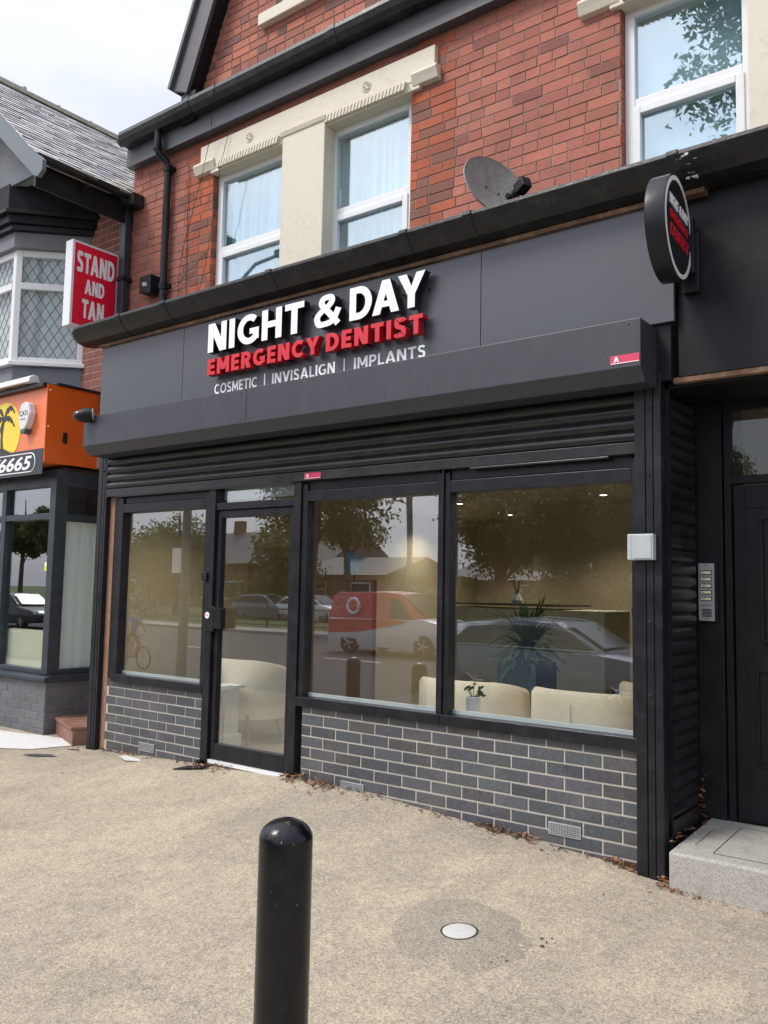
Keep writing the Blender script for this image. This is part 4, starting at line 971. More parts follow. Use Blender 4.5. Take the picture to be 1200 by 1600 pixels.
# downpipes
t_ = thing('downpipe', (-2.35, .42, 3.9), 'black round downpipe running down the red wall left of the cream window surround', 'downpipe')
mb = MB(); mb.tube([(-2.46, .345, 5.83), (-2.46, .345, 5.64), (-2.455, .36, 5.60), (-2.425, .43, 5.55), (-2.42, .445, 5.50), (-2.42, .445, 3.80)], .034, 12); mb.build('pipe', M['black'], t_, smooth=True)
for z in (5.45, 4.30): MB().lathe([(.043, z), (.043, z+.06)], c=(-2.42, .445, 0), seg=14).box(-2.48, -2.36, .46, .498, z+.01, z+.05).build('collar', M['blackmatt'], t_)
MB().lathe([(.043, 5.64), (.043, 5.70)], c=(-2.46, .345, 0), seg=14).build('collar', M['blackmatt'], t_)
t_ = thing('downpipe', (-3.02, .42, 3.9), 'black square downpipe in the corner beside the neighbouring slate roof', 'downpipe')
mb = MB(); mb.box(-3.07, -2.99, .40, .47, 2.7, 5.36); mb.build('pipe', M['darkblue'], t_, bevel=.006)
mb = MB(); mb.box(-3.085, -2.975, .39, .498, 4.5, 4.54); mb.box(-3.085, -2.975, .39, .498, 5.28, 5.36); mb.build('collar', M['blackmatt'], t_)
# alarm/speaker box on the wall with cable
t_ = thing('wall_vent_box', (-2.62, .42, 4.35), 'small black box with pale print on the red bricks left of the round downpipe', 'box')
mb = MB(); mb.prism([(-2.70, 4.30), (-2.53, 4.27), (-2.53, 4.46), (-2.70, 4.46)], 'Y', .38, .494); mb.build('case', M['blackmatt'], t_, bevel=.008)
mb = MB()
for k in range(3): mb.box(-2.66+.01*k, -2.60+.012*k, .3785, .3795, 4.385-.014*k, 4.391-.014*k)
mb.build('print', M['signwhite'], t_)
# cables on the facade
t_ = thing('thin_wall_cable', (-1.7, .45, 5.5), 'thin black cables hanging from the eaves across the left upper window', 'cable')
mb = MB()
def wobble(pts, n=14, a=.012):
    out = []
    for (p, q) in zip(pts, pts[1:]):
        for k in range(n):
            u = k/n; out.append(tuple(p[i]*(1-u)+q[i]*u+(rnd.uniform(-a, a)*.5 if i < 1 else 0) for i in range(3)))
    out.append(pts[-1]); return out
mb.tube(wobble([(-1.56, .25, 5.96), (-1.62, .27, 5.80), (-1.75, .39, 5.62), (-1.88, .42, 5.3), (-2.05, .44, 4.9), (-2.2, .47, 4.6), (-2.25, .48, 4.2)]), .0028, 5)
mb.tube(wobble([(-1.55, .44, 5.66), (-1.64, .42, 5.3), (-1.72, .44, 4.9), (-1.85, .46, 4.4), (-1.95, .46, 4.1)]), .0028, 5)
mb.tube(wobble([(-2.15, .48, 5.45), (-2.15, .485, 4.8), (-2.13, .485, 4.1)], a=.006), .0035, 5)
mb.tube(wobble([(-2.55, .46, 4.28), (-2.36, .40, 4.24), (-2.25, .47, 4.30), (-2.1, .47, 4.42), (-2.0, .48, 4.46), (-1.86, .48, 4.56)]), .003, 5)
mb.build('cable_run', M['cable'], t_)

# CCTV camera on the hood's left end
t_ = thing('security_camera', (-2.42, -.36, 2.97), 'small black dome camera fixed on the left end of the shutter hood', 'camera')
CX = Matrix.Translation((-2.37, -.345, 2.955)) @ Matrix.Rotation(R(48), 4, 'Z') @ Matrix.Rotation(R(-8), 4, 'Y')
MB().lathe([(.062, .06), (.064, .0), (.056, -.03), (.050, -.05)], seg=28, axis='X').build('housing', M['blackmatt'], t_, smooth=True, xf=CX)
MB().lathe([(.049, -.048), (.046, -.066), (.035, -.084), (.015, -.096), (.001, -.098)], seg=28, axis='X').build('lens_dome', M['carglass'], t_, smooth=True, xf=CX)
MB().lathe([(.052, .062), (.052, .072)], seg=24, axis='X').build('mounting_plate', M['plasticgrey'], t_, xf=CX)

# ------------------------------------------------------------------ bollards
def make_bollard(name='bollard'):
    o = thing(name, (0, 0, 0), '', 'bollard', 'black pavement bollards', local=True)
    r = .083
    prof = [(r, -.3), (r, .80)]+[(r*math.cos(a), .80+.062*math.sin(a)) for a in [math.pi/2*k/9 for k in range(1, 9)]]+[(.001, .862)]
    MB().lathe(prof, seg=56).build('post', M['bollard'], o, smooth=True)
    MB().lathe([(.17, -.05), (.165, .004), (.09, .006), (.085, -.05)], seg=24).build('concrete_collar', M['patch'], o, smooth=True)
    return o
b0 = make_bollard()
b0.location = (2.21, -2.55, gz(2.21, -2.55)+.012); b0['label'] = 'near black domed bollard standing on the pavement in the foreground'
for (x, y, l) in ((-1.25, -3.0, 'black bollard mirrored in the window beside the cream chair'), (-2.2, -3.05, 'black bollard mirrored at the left of the middle shop window')):
    c = copy_tree(b0); c.location = (x, y, gz(x, y)-.02); c['label'] = l

# ------------------------------------------------------------------ debris
mb = MB()
def leaf(x, y, z, s):
    a = rnd.uniform(0, 6.28); tl_ = Matrix.Translation((x, y, z)) @ Matrix.Rotation(a, 4, 'Z') @ Matrix.Rotation(rnd.uniform(-.9, .9), 4, 'X') @ Matrix.Rotation(rnd.uniform(-.5, .5), 4, 'Y')
    k = rnd.random(); t = (k, k, k); c_ = rnd.uniform(.15, .45)*s
    P = [tl_ @ Vector(p) for p in ((-s, 0, c_), (-s*.3, s*.35, 0), (s*.5, s*.3, 0), (s, 0, c_), (s*.4, -s*.32, c_*.4), (-s*.4, -s*.3, c_*.3))]
    mb.q([P[0], P[1], P[5]], 0, t); mb.q([P[1], P[2], P[4], P[5]], 0, t); mb.q([P[2], P[3], P[4]], 0, t)
def heap(x0, x1, n0_, y0=-.09, y1=-.012, hmax=.02, s=(.006, .02)):
    for _ in range(int(n0_*.62)):
        x = rnd.uniform(x0, x1); y = y1-(y1-y0)*abs(rnd.gauss(0, .45)); leaf(x, y, gz(x, y)+.004+rnd.uniform(0, hmax), rnd.uniform(*s))
heap(-.22, .25, 170, -.14, -.01, .04, (.01, .028)); heap(.2, .65, 90); heap(.65, 1.5, 70, hmax=.008); heap(1.35, 1.75, 130, hmax=.025, s=(.008, .026)); heap(1.75, 2.15, 25, hmax=.006); heap(2.15, 2.37, 110, hmax=.03, s=(.008, .026))
heap(-2.37, -1.9, 110, hmax=.014); heap(-1.9, -1.1, 50, hmax=.008); heap(-1.2, -.75, 120, -.16, -.01, .03, (.008, .025)); heap(2.48, 2.62, 90, -.24, -.08, .03, (.008, .026)); heap(2.6, 3.5, 120, -.235, -.175, .012, (.004, .014)); heap(-2.75, -2.5, 90, -.1, .3, .03, (.01, .03))
for _ in range(34): leaf(rnd.uniform(2.525, 2.57), rnd.uniform(-.12, .5), .285+rnd.uniform(0, .012), rnd.uniform(.006, .018))
for _ in range(20): leaf(rnd.uniform(2.50, 2.545), rnd.uniform(.44, .5), .30+rnd.uniform(0, .22), rnd.uniform(.01, .03))
for _ in range(90):
    x = rnd.uniform(-3.5, 2.6); y = -abs(rnd.gauss(0, .5))-.1; leaf(x, y, gz(x, y)+.004, rnd.uniform(.004, .010))
tag(mb.build('dead_leaves', M['deadleaf']), 'brown dead leaves and litter gathered along the foot of the shopfront', 'leaves', kind='stuff')
def shard(name, label, pts, mat, th=.006):
    cx_ = sum(p[0] for p in pts)/len(pts); cy_ = sum(p[1] for p in pts)/len(pts); z = gz(cx_, cy_)
    mb = MB(); mb.prism(pts, 'Z', z+.004, z+.004+th); tag(mb.build(name, mat, bevel=.001), label, 'debris')
shard('slate_fragment', 'dark slate fragment lying on the pavement by the pale concrete strip', [(-2.78, -.50), (-2.66, -.45), (-2.50, -.36), (-2.62, -.34), (-2.76, -.42)], M['upfascia'])
shard('slate_fragment', 'thin dark sliver lying near the foot of the left black post', [(-2.68, -.16), (-2.60, -.13), (-2.56, -.12), (-2.62, -.12)], M['upfascia'])
shard('white_plastic_scrap', 'flat white scrap on the pavement under the left air vent', [(-1.98, -.13), (-1.80, -.20), (-1.68, -.14), (-1.75, -.10), (-1.94, -.08)], M['slab'])
mb = MB(); mb.tube([(-1.22, -.19, gz(-1.22, -.19)+.006), (-1.1, -.14, gz(-1.1, -.14)+.016), (-1.0, -.1, gz(-1, -.1)+.014), (-.95, -.05, gz(-.95, -.05)+.02)], [.004, .016, .012, .005], 7)
mb.box(-1.12, -1.075, -.06, -.01, .16, .20); tag(mb.build('black_rubber_scrap', M['blackmatt']), 'black rubber scrap lying in dead leaves below the glass door', 'debris')

# ------------------------------------------------------------------ neighbour building (left)
NB = thing('neighbour_shop_building', (-4.6, .5, .1), 'neighbouring brick building with slate gable, leaded bay window and orange sun bed shop front', 'building')
XC = -3.45
bb = MB(); 
def nb_tint(r, x, z): return vary(r, r.choice([(0.30, 0.10, 0.07), (0.27, 0.09, 0.065), (0.24, 0.085, 0.065)]), .1)
bricks(bb, mm, -6.6, -3.104, 3.1, 5.38, YW+.004, nb_tint, 'mixed', j=.010, proud=.003, jit=.0006, seed=21); bb.build('upper_brickwork', M['redbrick'], NB)
mb = MB(); mb.box(-6.6, -3.104, YW+.004, YW+.25, 2.68, 5.38); mb.build('upper_wall_mortar', paint('pale_brown_mortar', (0.38, 0.27, 0.21), .9, .2, bs=.003), NB)
# lower brick base painted grey with quoin corner
FY = .085
bb = MB(); bricks(bb, mm, -6.6, XC, .0, .585, FY, grey_tint, 'stretcher', j=.009, proud=.004, jit=.001, seed=31)
bricks(bb, mm, FY, .75, .0, .585, XC, grey_tint, 'stretcher', j=.009, phase=.09, proud=.004, jit=.001, seed=32, axis='X'); bb.build('painted_base_brickwork', M['greybrick'], NB)
mb = MB(); mb.box(-6.6, XC, FY, .75, -.1, .58); mb.build('base_mortar', M['greymortar'], NB)
mb = MB(); mb.prism([(FY-.05, .60), (FY-.05, .63), (FY+.02, .655), (.75, .655), (.75, .585), (FY-.03, .585)], 'X', -6.6, XC+.045); mb.box(XC-.06, XC+.044, FY+.02, .76, .586, .652)
mb.build('window_sill', M['darkblue'], NB, bevel=.004)
glass_side = glassmat('shop_side_glass', .03)
mb = MB()
y0, y1 = FY, FY+.09
mb.box(XC-.10, XC, y0, y0+.13, .656, 2.62)
for x in (-4.40, -5.3, -6.5): mb.box(x-.03, x+.05, y0, y1, .656, 2.62)
mb.box(-6.5, XC-.10, y0+.004, y1, 2.14, 2.20); mb.box(-6.5, XC-.10, y0+.002, y1, 2.46, 2.62); mb.box(-6.5, XC-.10, y0+.006, y1, .656, .70)
mb.box(XC-.09, XC-.004, y0+.13, .76, 2.14, 2.20); mb.box(XC-.09, XC-.002, y0+.13, .76, 2.46, 2.62); mb.box(XC-.09, XC-.006, y0+.13, .76, .656, .70); mb.box(XC-.09, XC, .70, .76, .7, 2.46)
nf = mb.build('shop_window_frame', M['darkblue'], NB, bevel=.004)
for (a, b) in ((-4.35, XC-.10), (-5.25, -4.43), (-6.45, -5.33)):
    box('pane', M['glass'], nf, a, b, FY+.045, FY+.051, .70, 2.14); box('pane', M['glass'], nf, a, b, FY+.045, FY+.051, 2.20, 2.46)
box('pane', glass_side, nf, XC-.05, XC-.044, FY+.13, .70, .70, 2.14); box('pane', glass_side, nf, XC-.05, XC-.044, FY+.13, .70, 2.20, 2.46)
secs = []
for i in range(25):
    yy = FY+.13+(.70-FY-.13)*i/24; secs.append([(XC-.075+.006*math.sin(i*1.1), yy, .70), (XC-.072+.005*math.sin(i*.9+1), yy, 1.4), (XC-.075+.004*math.sin(i*1.7), yy, 2.13)])
MB().loft(secs, closed=False, caps=False).build('paper_sheet', M['paper'], NB, smooth=True)
box('cream_board', M['creamboard'], NB, -4.34, XC-.14, FY+.10, FY+.12, .68, 1.06)
mb = MB(); mb.box(-6.6, XC-.2, 3.0, 3.1, .3, 2.7); mb.box(-6.6, -6.5, .3, 3, .3, 2.7); mb.box(-6.6, XC-.1, .7, 3.0, .55, .6); mb.box(XC-.12, XC-.06, .76, 3.0, .0, 2.7); mb.box(-6.6, XC-.1, .2, 3.0, 2.62, 2.66); mb.build('shop_interior', M['brownpanel'], NB)
mb = MB(); mb.box(XC-.02, -2.62, .76, .82, -.1, 3.0); mb.build('recess_back_wall', M['render'], NB)
# sign fascia
FS = -.055
mb = MB(); mb.box(-6.6, XC-.004, FS, .2, 2.67, 3.40); mb.build('fascia_box', M['orangef'], NB)
mb = MB(); mb.box(XC-.003, XC+.012, FS-.012, .6, 2.672, 3.428); fo = mb.build('fascia_side_panel', M['orange'], NB, bevel=.001)
mb = MB()
for y, z in ((FS+.015, 3.37), (FS+.012, 3.02)): mb.lathe([(.009, .0125), (.009, .016), (.003, .018)], c=(XC, y, z), seg=10, axis='X')
mb.build('fixing_screw', M['signwhite'], fo)
mb = MB(); mb.prism([(.115, 2.88), (.165, 2.87), (.168, 2.98), (.12, 2.985)], 'X', XC+.0125, XC+.0145); mb.build('tape_strip', M['signblack'], fo)
mb = MB(); mb.box(-6.6, XC-.01, FS-.05, .52, 3.402, 3.44); mb.box(XC-.009, XC+.03, FS+.08, .62, 3.43, 3.455); mb.build('fascia_roof_edge', M['gutter'], NB, bevel=.004)
def disc_poly(cx_, cz, rx, rz, n_=40, a0=0, a1=2*math.pi): return [(cx_+rx*math.cos(a0+(a1-a0)*k/n_), cz+rz*math.sin(a0+(a1-a0)*k/n_)) for k in range(n_)]
mb = MB(); mb.prism([(u, max(v, 2.81)) for u, v in disc_poly(-4.22, 3.02, .315, .31)], 'Y', FS-.004, FS-.001); mb.build('sun_print', M['yellow'], NB)
mb = MB()   # palm silhouette
mb.prism([(-4.36, 2.812), (-4.29, 2.86), (-4.23, 2.87), (-4.15, 2.84), (-4.06, 2.812)], 'Y', FS-.007, FS-.0045)
mb.prism([(-4.26, 2.86), (-4.215, 2.86), (-4.235, 2.98), (-4.222, 3.09), (-4.205, 3.15), (-4.235, 3.15), (-4.262, 3.06), (-4.268, 2.96)], 'Y', FS-.0075, FS-.005)
for (dx, dz, cur) in ((.20, .10, .09), (.21, -.04, .05), (.09, .13, .05), (-.16, .09, .08), (-.2, -.03, .05), (-.1, -.13, .02)):
    up_ = []; dn = []
    for k in range(9):
        u = k/8; x = -4.22+dx*u; z = 3.16+dz*u+cur*math.sin(math.pi*u)-.05*u*u; up_.append((x, z+.012*(1-u))); dn.append((x, z-.03*math.sin(math.pi*min(1, u*1.1))-(.03 if k % 2 else .0)))
    mb.prism(up_+dn[::-1], 'Y', FS-.0078-abs(dx)*.002, FS-.005)
mb.build('palm_print', M['signblack'], NB)
mb = MB(); mb.box(-6.6, XC-.02, FS-.006, FS-.001, 2.56, 2.808); nbx = mb.build('number_panel', M['signnavy'], NB)
def rrect(x0, x1, z0, z1, r, n_=8):
    p = []
    for cx_, cz, a0 in ((x1-r, z1-r, 0), (x0+r, z1-r, 90), (x0+r, z0+r, 180), (x1-r, z0+r, 270)):
        for k in range(n_+1): a = R(a0+90*k/n_); p.append((cx_+r*math.cos(a), cz+r*math.sin(a)))
    return p
rp = rrect(-5.6, -3.60, 2.592, 2.775, .085); pth = [(x, FS-.008, z) for x, z in rp]; mb = MB(); mb.tube(pth+[pth[0]], .006, 6, cap=False); mb.build('white_border', M['signwhite'], nbx)
text('phone_number', '76665', -4.42, -3.66, 2.615, 2.752, FS-.010, .004, [M['signwhite']], nbx, off=.02, shear=.25)
# alarm box
t_ = thing('alarm_box', (-3.72, FS-.04, 3.15), 'white hexagonal alarm box on the orange sign beside the yellow sun', 'alarm box')
hx = [(-3.80, 3.255), (-3.73, 3.275), (-3.665, 3.255), (-3.625, 3.16), (-3.68, 3.04), (-3.72, 3.00), (-3.79, 3.00), (-3.835, 3.13)]
mb = MB(); mb.prism(hx, 'Y', FS-.075, FS-.001); mb.build('cover', M['blind'], t_, bevel=.012)
mb = MB(); mb.prism([(-3.80, 3.005), (-3.70, 3.005), (-3.72, 2.965), (-3.785, 2.965)], 'Y', FS-.07, FS-.002); mb.build('strobe', M['bluepot'], t_, bevel=.006)
text('lettering', 'CATi', -3.805, -3.665, 3.135, 3.185, FS-.0775, .002, [M['signblack']], t_, off=.0)
mb = MB(); mb.box(-3.79, -3.70, FS-.0775, FS-.0755, 3.10, 3.107); mb.build('small_print', M['bluepot'], t_)
# strip light on the fascia
t_ = thing('fascia_strip_light', (-4.5, -.1, 3.46), 'long white strip light housing lying on top of the orange shop fascia', 'light')
mb = MB(); mb.prism([(-.16, 3.455), (-.155, 3.50), (-.11, 3.53), (-.06, 3.525), (-.04, 3.455)], 'X', -6.0, -3.62); mb.build('housing', M['white'], t_, bevel=.006)
mb = MB(); mb.box(-5.9, -3.75, -.13, -.06, 3.441, 3.4545); mb.build('base', M['woodcap'], t_)
# STAND AND TAN sign
t_ = thing('tanning_box_sign', (-3.2, .19, 4.37), 'red box sign with white letters reading STAND AND TAN projecting from the wall', 'sign')
XS = -3.15
mb = MB(); mb.box(XS-.12, XS, -.06, .455, 3.96, 4.80)
mb.build('sign_case', M['white'], t_, bevel=.006)
mb = MB(); mb.box(XS+.001, XS+.004, -.035, .43, 3.985, 4.775); mb.build('red_face', M['signred'], t_)
XT = Matrix.Translation((XS+.004, 0, 0))
stroke_text('lettering', 'STAND', -.01, .405, 4.50, 4.70, .24, lambda u, v, k: (.004-k, u, v), .003, [M['signwhite']], t_, .10, xf=XT)
stroke_text('lettering', 'AND', .085, .30, 4.30, 4.445, .24, lambda u, v, k: (.004-k, u, v), .003, [M['signwhite']], t_, .10, xf=XT)
stroke_text('lettering', 'TAN', .065, .305, 4.06, 4.245, .24, lambda u, v, k: (.004-k, u, v), .003, [M['signwhite']], t_, .10, xf=XT)
mb = MB(); mb.box(XS-.08, XS-.03, .455, .5, 4.1, 4.68); mb.box(-3.10, -3.04, .44, .5, 4.05, 4.7); mb.build('wall_bracket', M['alumin'], t_)
# hazard sticker and wreath-like emblem inside the neighbour window
t_ = thing('hazard_sticker', (-3.62, FY+.04, 1.72), 'small yellow and white hazard sticker on the neighbouring shop window', 'sticker')
mb = MB(); mb.box(-3.655, -3.61, FY+.042, FY+.0445, 1.64, 1.68); mb.build('lower_panel', M['hazard'], t_)
mb = MB(); mb.box(-3.655, -3.61, FY+.042, FY+.0445, 1.681, 1.725); mb.build('upper_panel', M['creamboard'], t_)
# bay window (canted, right face at 45 degrees)
def bay_ring(off, x0=-5.9):   # plan outline offset outward
    k = off
    return [(x0-.5-k, .52), (x0-k*.4, .0-k), (-4.27+k*.42, .0-k), (-3.77+k*.98+.01, .5), (-3.77, .52)]
def bay_prism(name, off, z0, z1, mat, bev=.006):
    mb = MB(); ring = bay_ring(off); mb.prism(ring, 'Z', z0, z1); return mb.build(name, mat, NB, bevel=bev)
bay_prism('bay_apron', -.02, 3.42, 3.74, M['render'])
bay_prism('bay_sill', .035, 3.742, 3.785, M['white'])
bay_prism('bay_cornice', .05, 4.97, 5.14, M['render']); bay_prism('bay_cornice', .10, 5.142, 5.20, M['black']); bay_prism('bay_cornice', .14, 5.202, 5.29, M['blackmatt']); bay_prism('bay_cornice', .19, 5.292, 5.33, M['black']); bay_prism('bay_cornice', .16, 5.332, 5.60, M['blackmatt'])
for n_, o_ in (('a', 0),): pass
def bay_face(p0, p1, name):
    """window face between plan points p0 and p1, standing from sill to cornice"""
    p0 = Vector((p0[0], p0[1], 0)); p1 = Vector((p1[0], p1[1], 0)); L_ = (p1-p0).length; d = (p1-p0).normalized()
    mt = Matrix(((d.x, -d.y, 0, p0.x), (d.y, d.x, 0, p0.y), (0, 0, 1, 0), (0, 0, 0, 1)))
    za, zb, zt = 3.786, 4.968, 4.585
    mb = MB(); f = .06
    mb.box(0, f, 0, .07, za, zb); mb.box(L_-f, L_, 0, .07, za, zb); mb.box(f, L_-f, .003, .07, zb-.07, zb); mb.box(f, L_-f, .003, .07, za, za+.05); mb.box(f, L_-f, -.006, .07, zt-.035, zt+.035)
    fr_ = mb.build('bay_window_frame', M['white'], NB, bevel=.004, xf=mt)
    m2 = MB(); m2.box(f, L_-f, .03, .034, za+.05, zt-.035); m2.box(f, L_-f, .03, .034, zt+.035, zb-.07); m2.build('pane', glass_bay, fr_, xf=mt)
    m3 = MB()
    def lattice(x0, x1, z0, z1, px, pz):
        for sg in (1, -1):
            k = -30
            while k < 40:
                # line: x = x0 + (k*px) + sg*(z-z0)*px/pz
                pts = []
                for z in (z0, z1):
                    pts.append((x0+k*px+sg*(z-z0)*px/pz, z))
                (xa, zaa), (xb, zbb) = pts
                # clip to x range
                def clip(xa, zaa, xb, zbb):
                    if xa == xb: return None
                    ts = [0, 1]
                    for lim in (x0, x1):
                        t = (lim-xa)/(xb-xa)
                        ts.append(t)
                    lo = max(0, min(ts[2], ts[3])); hi = min(1, max(ts[2], ts[3]))
                    if hi-lo < .02: return None
                    return (xa+(xb-xa)*lo, zaa+(zbb-zaa)*lo, xa+(xb-xa)*hi, zaa+(zbb-zaa)*hi)
                c = clip(xa, zaa, xb, zbb)
                if c: m3.tube([(c[0], .026, c[1]), (c[2], .026, c[3])], .0038, 4, cap=False)
                k += 1
    lattice(f, L_-f, za+.05, zt-.035, .098, .155); lattice(f, L_-f, zt+.035, zb-.07, .098, .155)
    m3.build('leaded_lattice', M['lead'], fr_, xf=mt)
    m4 = MB(); m4.box(.02, L_-.02, .09, .10, za, zb); m4.build('blind', M['blind'], fr_, xf=mt)
glass_bay = glassmat('bay_glass', .05)
bay_face((-5.9, 0), (-5.05, 0), 'a'); bay_face((-5.05, 0), (-4.27, 0), 'b'); bay_face((-4.27, 0), (-3.77, .5), 'c')
# gable, bargeboards, soffit, roof
RXg, RZ = -4.75, 6.95; EX, EZ = -2.95, 5.37; GY = -.55
sl_ = (RZ-EZ)/(EX-RXg)
LX = 2*RXg-EX
dv = Vector((EX-RXg, 0, EZ-RZ)).normalized(); nv = Vector((-dv.z, 0, dv.x))
if nv.z < 0: nv = -nv
bb = MB(); r2 = random.Random(5)
Lr = math.hypot(EX-RXg, EZ-RZ); nrow = 26; Y0, Y1 = GY-.06, 7.6
for i in range(nrow):
    s0 = Lr*i/nrow; s1 = Lr*(i+1)/nrow+.05; yy = Y0-(.125 if i % 2 else 0)
    while yy < Y1:
        wd = .25; a = max(yy, Y0); b = min(yy+wd-.004, Y1)
        yy += wd
        if b-a < .03: continue
        c = vary(r2, r2.choice([(.62, .60, .59), (.68, .66, .64), (.5, .5, .51), (.74, .71, .67)]), .15)
        j1, j2 = r2.uniform(-.004, .006), r2.uniform(-.004, .006)
        th = .012
        pa = Vector((RXg, 0, RZ))+dv*s0+nv*.004; pb = Vector((RXg, 0, RZ))+dv*(s1+r2.uniform(-.012, .012))+nv*(.015)
        top = [(pa.x, a, pa.z), (pb.x+nv.x*j1, a, pb.z+nv.z*j1), (pb.x+nv.x*j2, b, pb.z+nv.z*j2), (pa.x, b, pa.z)]
        bot = [(p[0]-nv.x*th, p[1], p[2]-nv.z*th) for p in top]
        bb.q(top, 0, c); bb.q([top[1], bot[1], bot[2], top[2]], 0, vary(r2, (.20, .20, .205), .15)); bb.q([top[0], bot[0], bot[1], top[1]], 0, c); bb.q([top[2], bot[2], bot[3], top[3]], 0, c)
bb.build('slate_roof_slope', M['slate'], NB)
mb = MB(); mb.prism([(EX, EZ), (RXg, RZ), (LX, EZ), (LX-.02, EZ-.03), (LX+.02, EZ-.06), (RXg, RZ-.08), (EX-.02, EZ-.06)], 'Y', Y0+.03, Y1); mb.build('roof_deck', M['dark'], NB)
mb = MB(); r3 = random.Random(2); yy = Y0
while yy < Y1:
    l_ = .42; h_ = RZ+.035+r3.uniform(-.008, .012)
    mb.prism([(RXg-.13, RZ-.075), (RXg-.09, RZ-.0), (RXg, h_+.02), (RXg+.09, RZ-.0), (RXg+.13, RZ-.075), (RXg, RZ-.03)], 'Y', yy, yy+l_-.006)
    mb.lathe([(.012, yy+l_-.03), (.035, yy+l_-.01), (.04, yy+l_+.012), (.012, yy+l_+.02)], c=(RXg, 0, h_), seg=8, axis='Y')
    yy += l_
mb.build('ridge_tiles', M['ridge'], NB, bevel=.01)
mb = MB(); mb.prism([(LX+.5, 5.58), (EX-.45, 5.58), (RXg, RZ-.3)], 'Y', -.11, -.03); mb.build('gable_pebbledash', M['pebble'], NB)
for sg in (1, -1):
    def bx(x): return x if sg > 0 else 2*RXg-x
    foot = Vector((EX+.13, 0, EZ-.20)); 
    A_ = Vector((RXg, 0, RZ+.0)); 
    p = [(bx(RXg), RZ+.005), (bx(EX), EZ+.005), (bx(EX+.12), EZ-.105), (bx(EX+.125), EZ-.20), (bx(EX+.05), EZ-.245), (bx(EX-.02), EZ-.215), (bx(RXg), RZ-.235)]
    mb = MB(); mb.prism(p, 'Y', GY-.05, GY-.01); mb.build('bargeboard', M['bluegrey'], NB, bevel=.004)
mb = MB(); mb.prism([(LX+.5, 5.57), (EX-.36, 5.57), (EX-.53, 5.73), (LX+.6, 5.73)], 'Y', -.15, -.11); mb.build('tie_beam', M['bluegrey'], NB, bevel=.003)
mb = MB(); mb.box(-4.75, -4.66, -.14, -.111, 5.751, RZ-.4); mb.build('gable_stud', M['darkblue'], NB, bevel=.003)
mb = MB(); yy = -.108
while yy < .49: mb.box(LX+.4, EX-.33, yy, yy+.135, 5.60, 5.62); yy += .14
mb.prism([(EX-.33, 5.60), (EX-.10, 5.40), (EX-.10, 5.385), (EX-.33, 5.585)], 'Y', GY+.02, .49)
mb.build('soffit_boards', M['soffit'], NB)
mb = MB(); mb.box(EX-.10, EX-.06, GY-.0, 1.0, 5.09, 5.31); mb.build('eaves_board', M['blackmatt'], NB, bevel=.003)
mb = MB(); mb.prism([(EX-.04, EZ-.015), (EX-.03, EZ-.06), (EX+.0, EZ-.08), (EX+.04, EZ-.06), (EX+.05, EZ-.015)], 'Y', GY-.04, .49)
mb.box(EX-.05, EX+.12, .36, .49, 5.22, 5.34)
mb.build('eaves_gutter', M['gutter'], NB, bevel=.004)
for y in (-.1, .3): MB().prism([(EX-.06, 5.27), (EX+.03, 5.27), (EX+.03, 5.235), (EX-.06, 5.17)], 'Y', y, y+.04).build('gutter_bracket', M['blackmatt'], NB, bevel=.003)
mb = MB(); mb.box(LX+.2, LX+.3, GY+.2, 7.5, 2.7, 5.3); mb.build('far_wall', M['redmortar'], NB)

# brown decking step in the recess between the shops
t_ = thing('decking_step', (-3.1, .2, .1), 'small brown decking step between the neighbouring grey brick corner and the black post', 'step')
MX = Matrix.Translation((-3.50, .20, 0)) @ Matrix.Rotation(R(-20.5), 4, 'Z')
mb = MB()
for k in range(4): mb.box(0, .78, .004+k*.13, .004+k*.13+.122, .235, .262)
mb.build('tread_board', M['decking'], t_, bevel=.004, xf=MX)
mb = MB(); mb.box(.03, .76, .02, .045, .05, .234); mb.box(.75, .775, .02, .5, .05, .234); mb.box(.03, .055, .045, .5, .05, .234); mb.build('side_board', M['decking'], t_, bevel=.003, xf=MX)

# ------------------------------------------------------------------ interior furniture
def make_chair():
    o = thing('tub_chair', (0, 0, 0), '', 'chair', 'cream tub chairs by the window', local=True)
    # back faces -Y (the window); origin at the floor
    secs = []; n_ = 26
    for i in range(n_+1):
        a = math.pi*(i/n_); ex = 2.6
        cx_ = -.40*math.copysign(abs(math.cos(a))**(2/ex), math.cos(a)); cy_ = -.36*abs(math.sin(a))**(2/ex)+.28
        rad = 1.0; hx_ = .70-.0*abs(cx_)-(.06*max(0, (cy_+.02)/.3)**1.2 if cy_ > 0 else 0)
        ix, iy = cx_*.82, cy_*.80+.03
        secs.append([(cx_, cy_, .20), (cx_*1.05, cy_*1.04-.0, .45), (cx_*1.04, cy_*1.03, hx_-.03), (cx_*.98, cy_*.97+.01, hx_), (ix*1.06, iy*1.04, hx_-.005), (ix, iy, hx_-.05), (ix, iy, .34), (ix, iy, .20)])
    MB().loft(secs, closed=True).build('shell_back', M['fabric'], o, smooth=True)
    MB().box(-.32, .32, -.02, .34, .30, .46).build('seat', M['fabric'], o, bevel=.04)
    MB().tube([(0, -.085-.012, .30), (0, -.094, .62)], .004, 5).build('seam', M['fabric'], o)
    for sx in (-1, 1):
        for sy in (-.02, .3): MB().tube([(.26*sx, sy, .24), (.32*sx, sy+(.04 if sy > 0 else -.04), 0)], [.016, .010], 8).build('leg', M['wood'], o, smooth=True)
    return o
ch = make_chair()
cps = [(.76, .70, R(3), 'cream tub chair behind the middle pane, left of the tall plant'), (1.66, .70, R(-2), 'cream tub chair standing before the leafy plant at the right window'), (-1.60, .70, R(0), 'cream tub chair behind the left window next to the door'), (1.92, 1.45, R(-14), 'cream tub chair at the far right of the window, partly behind another')]
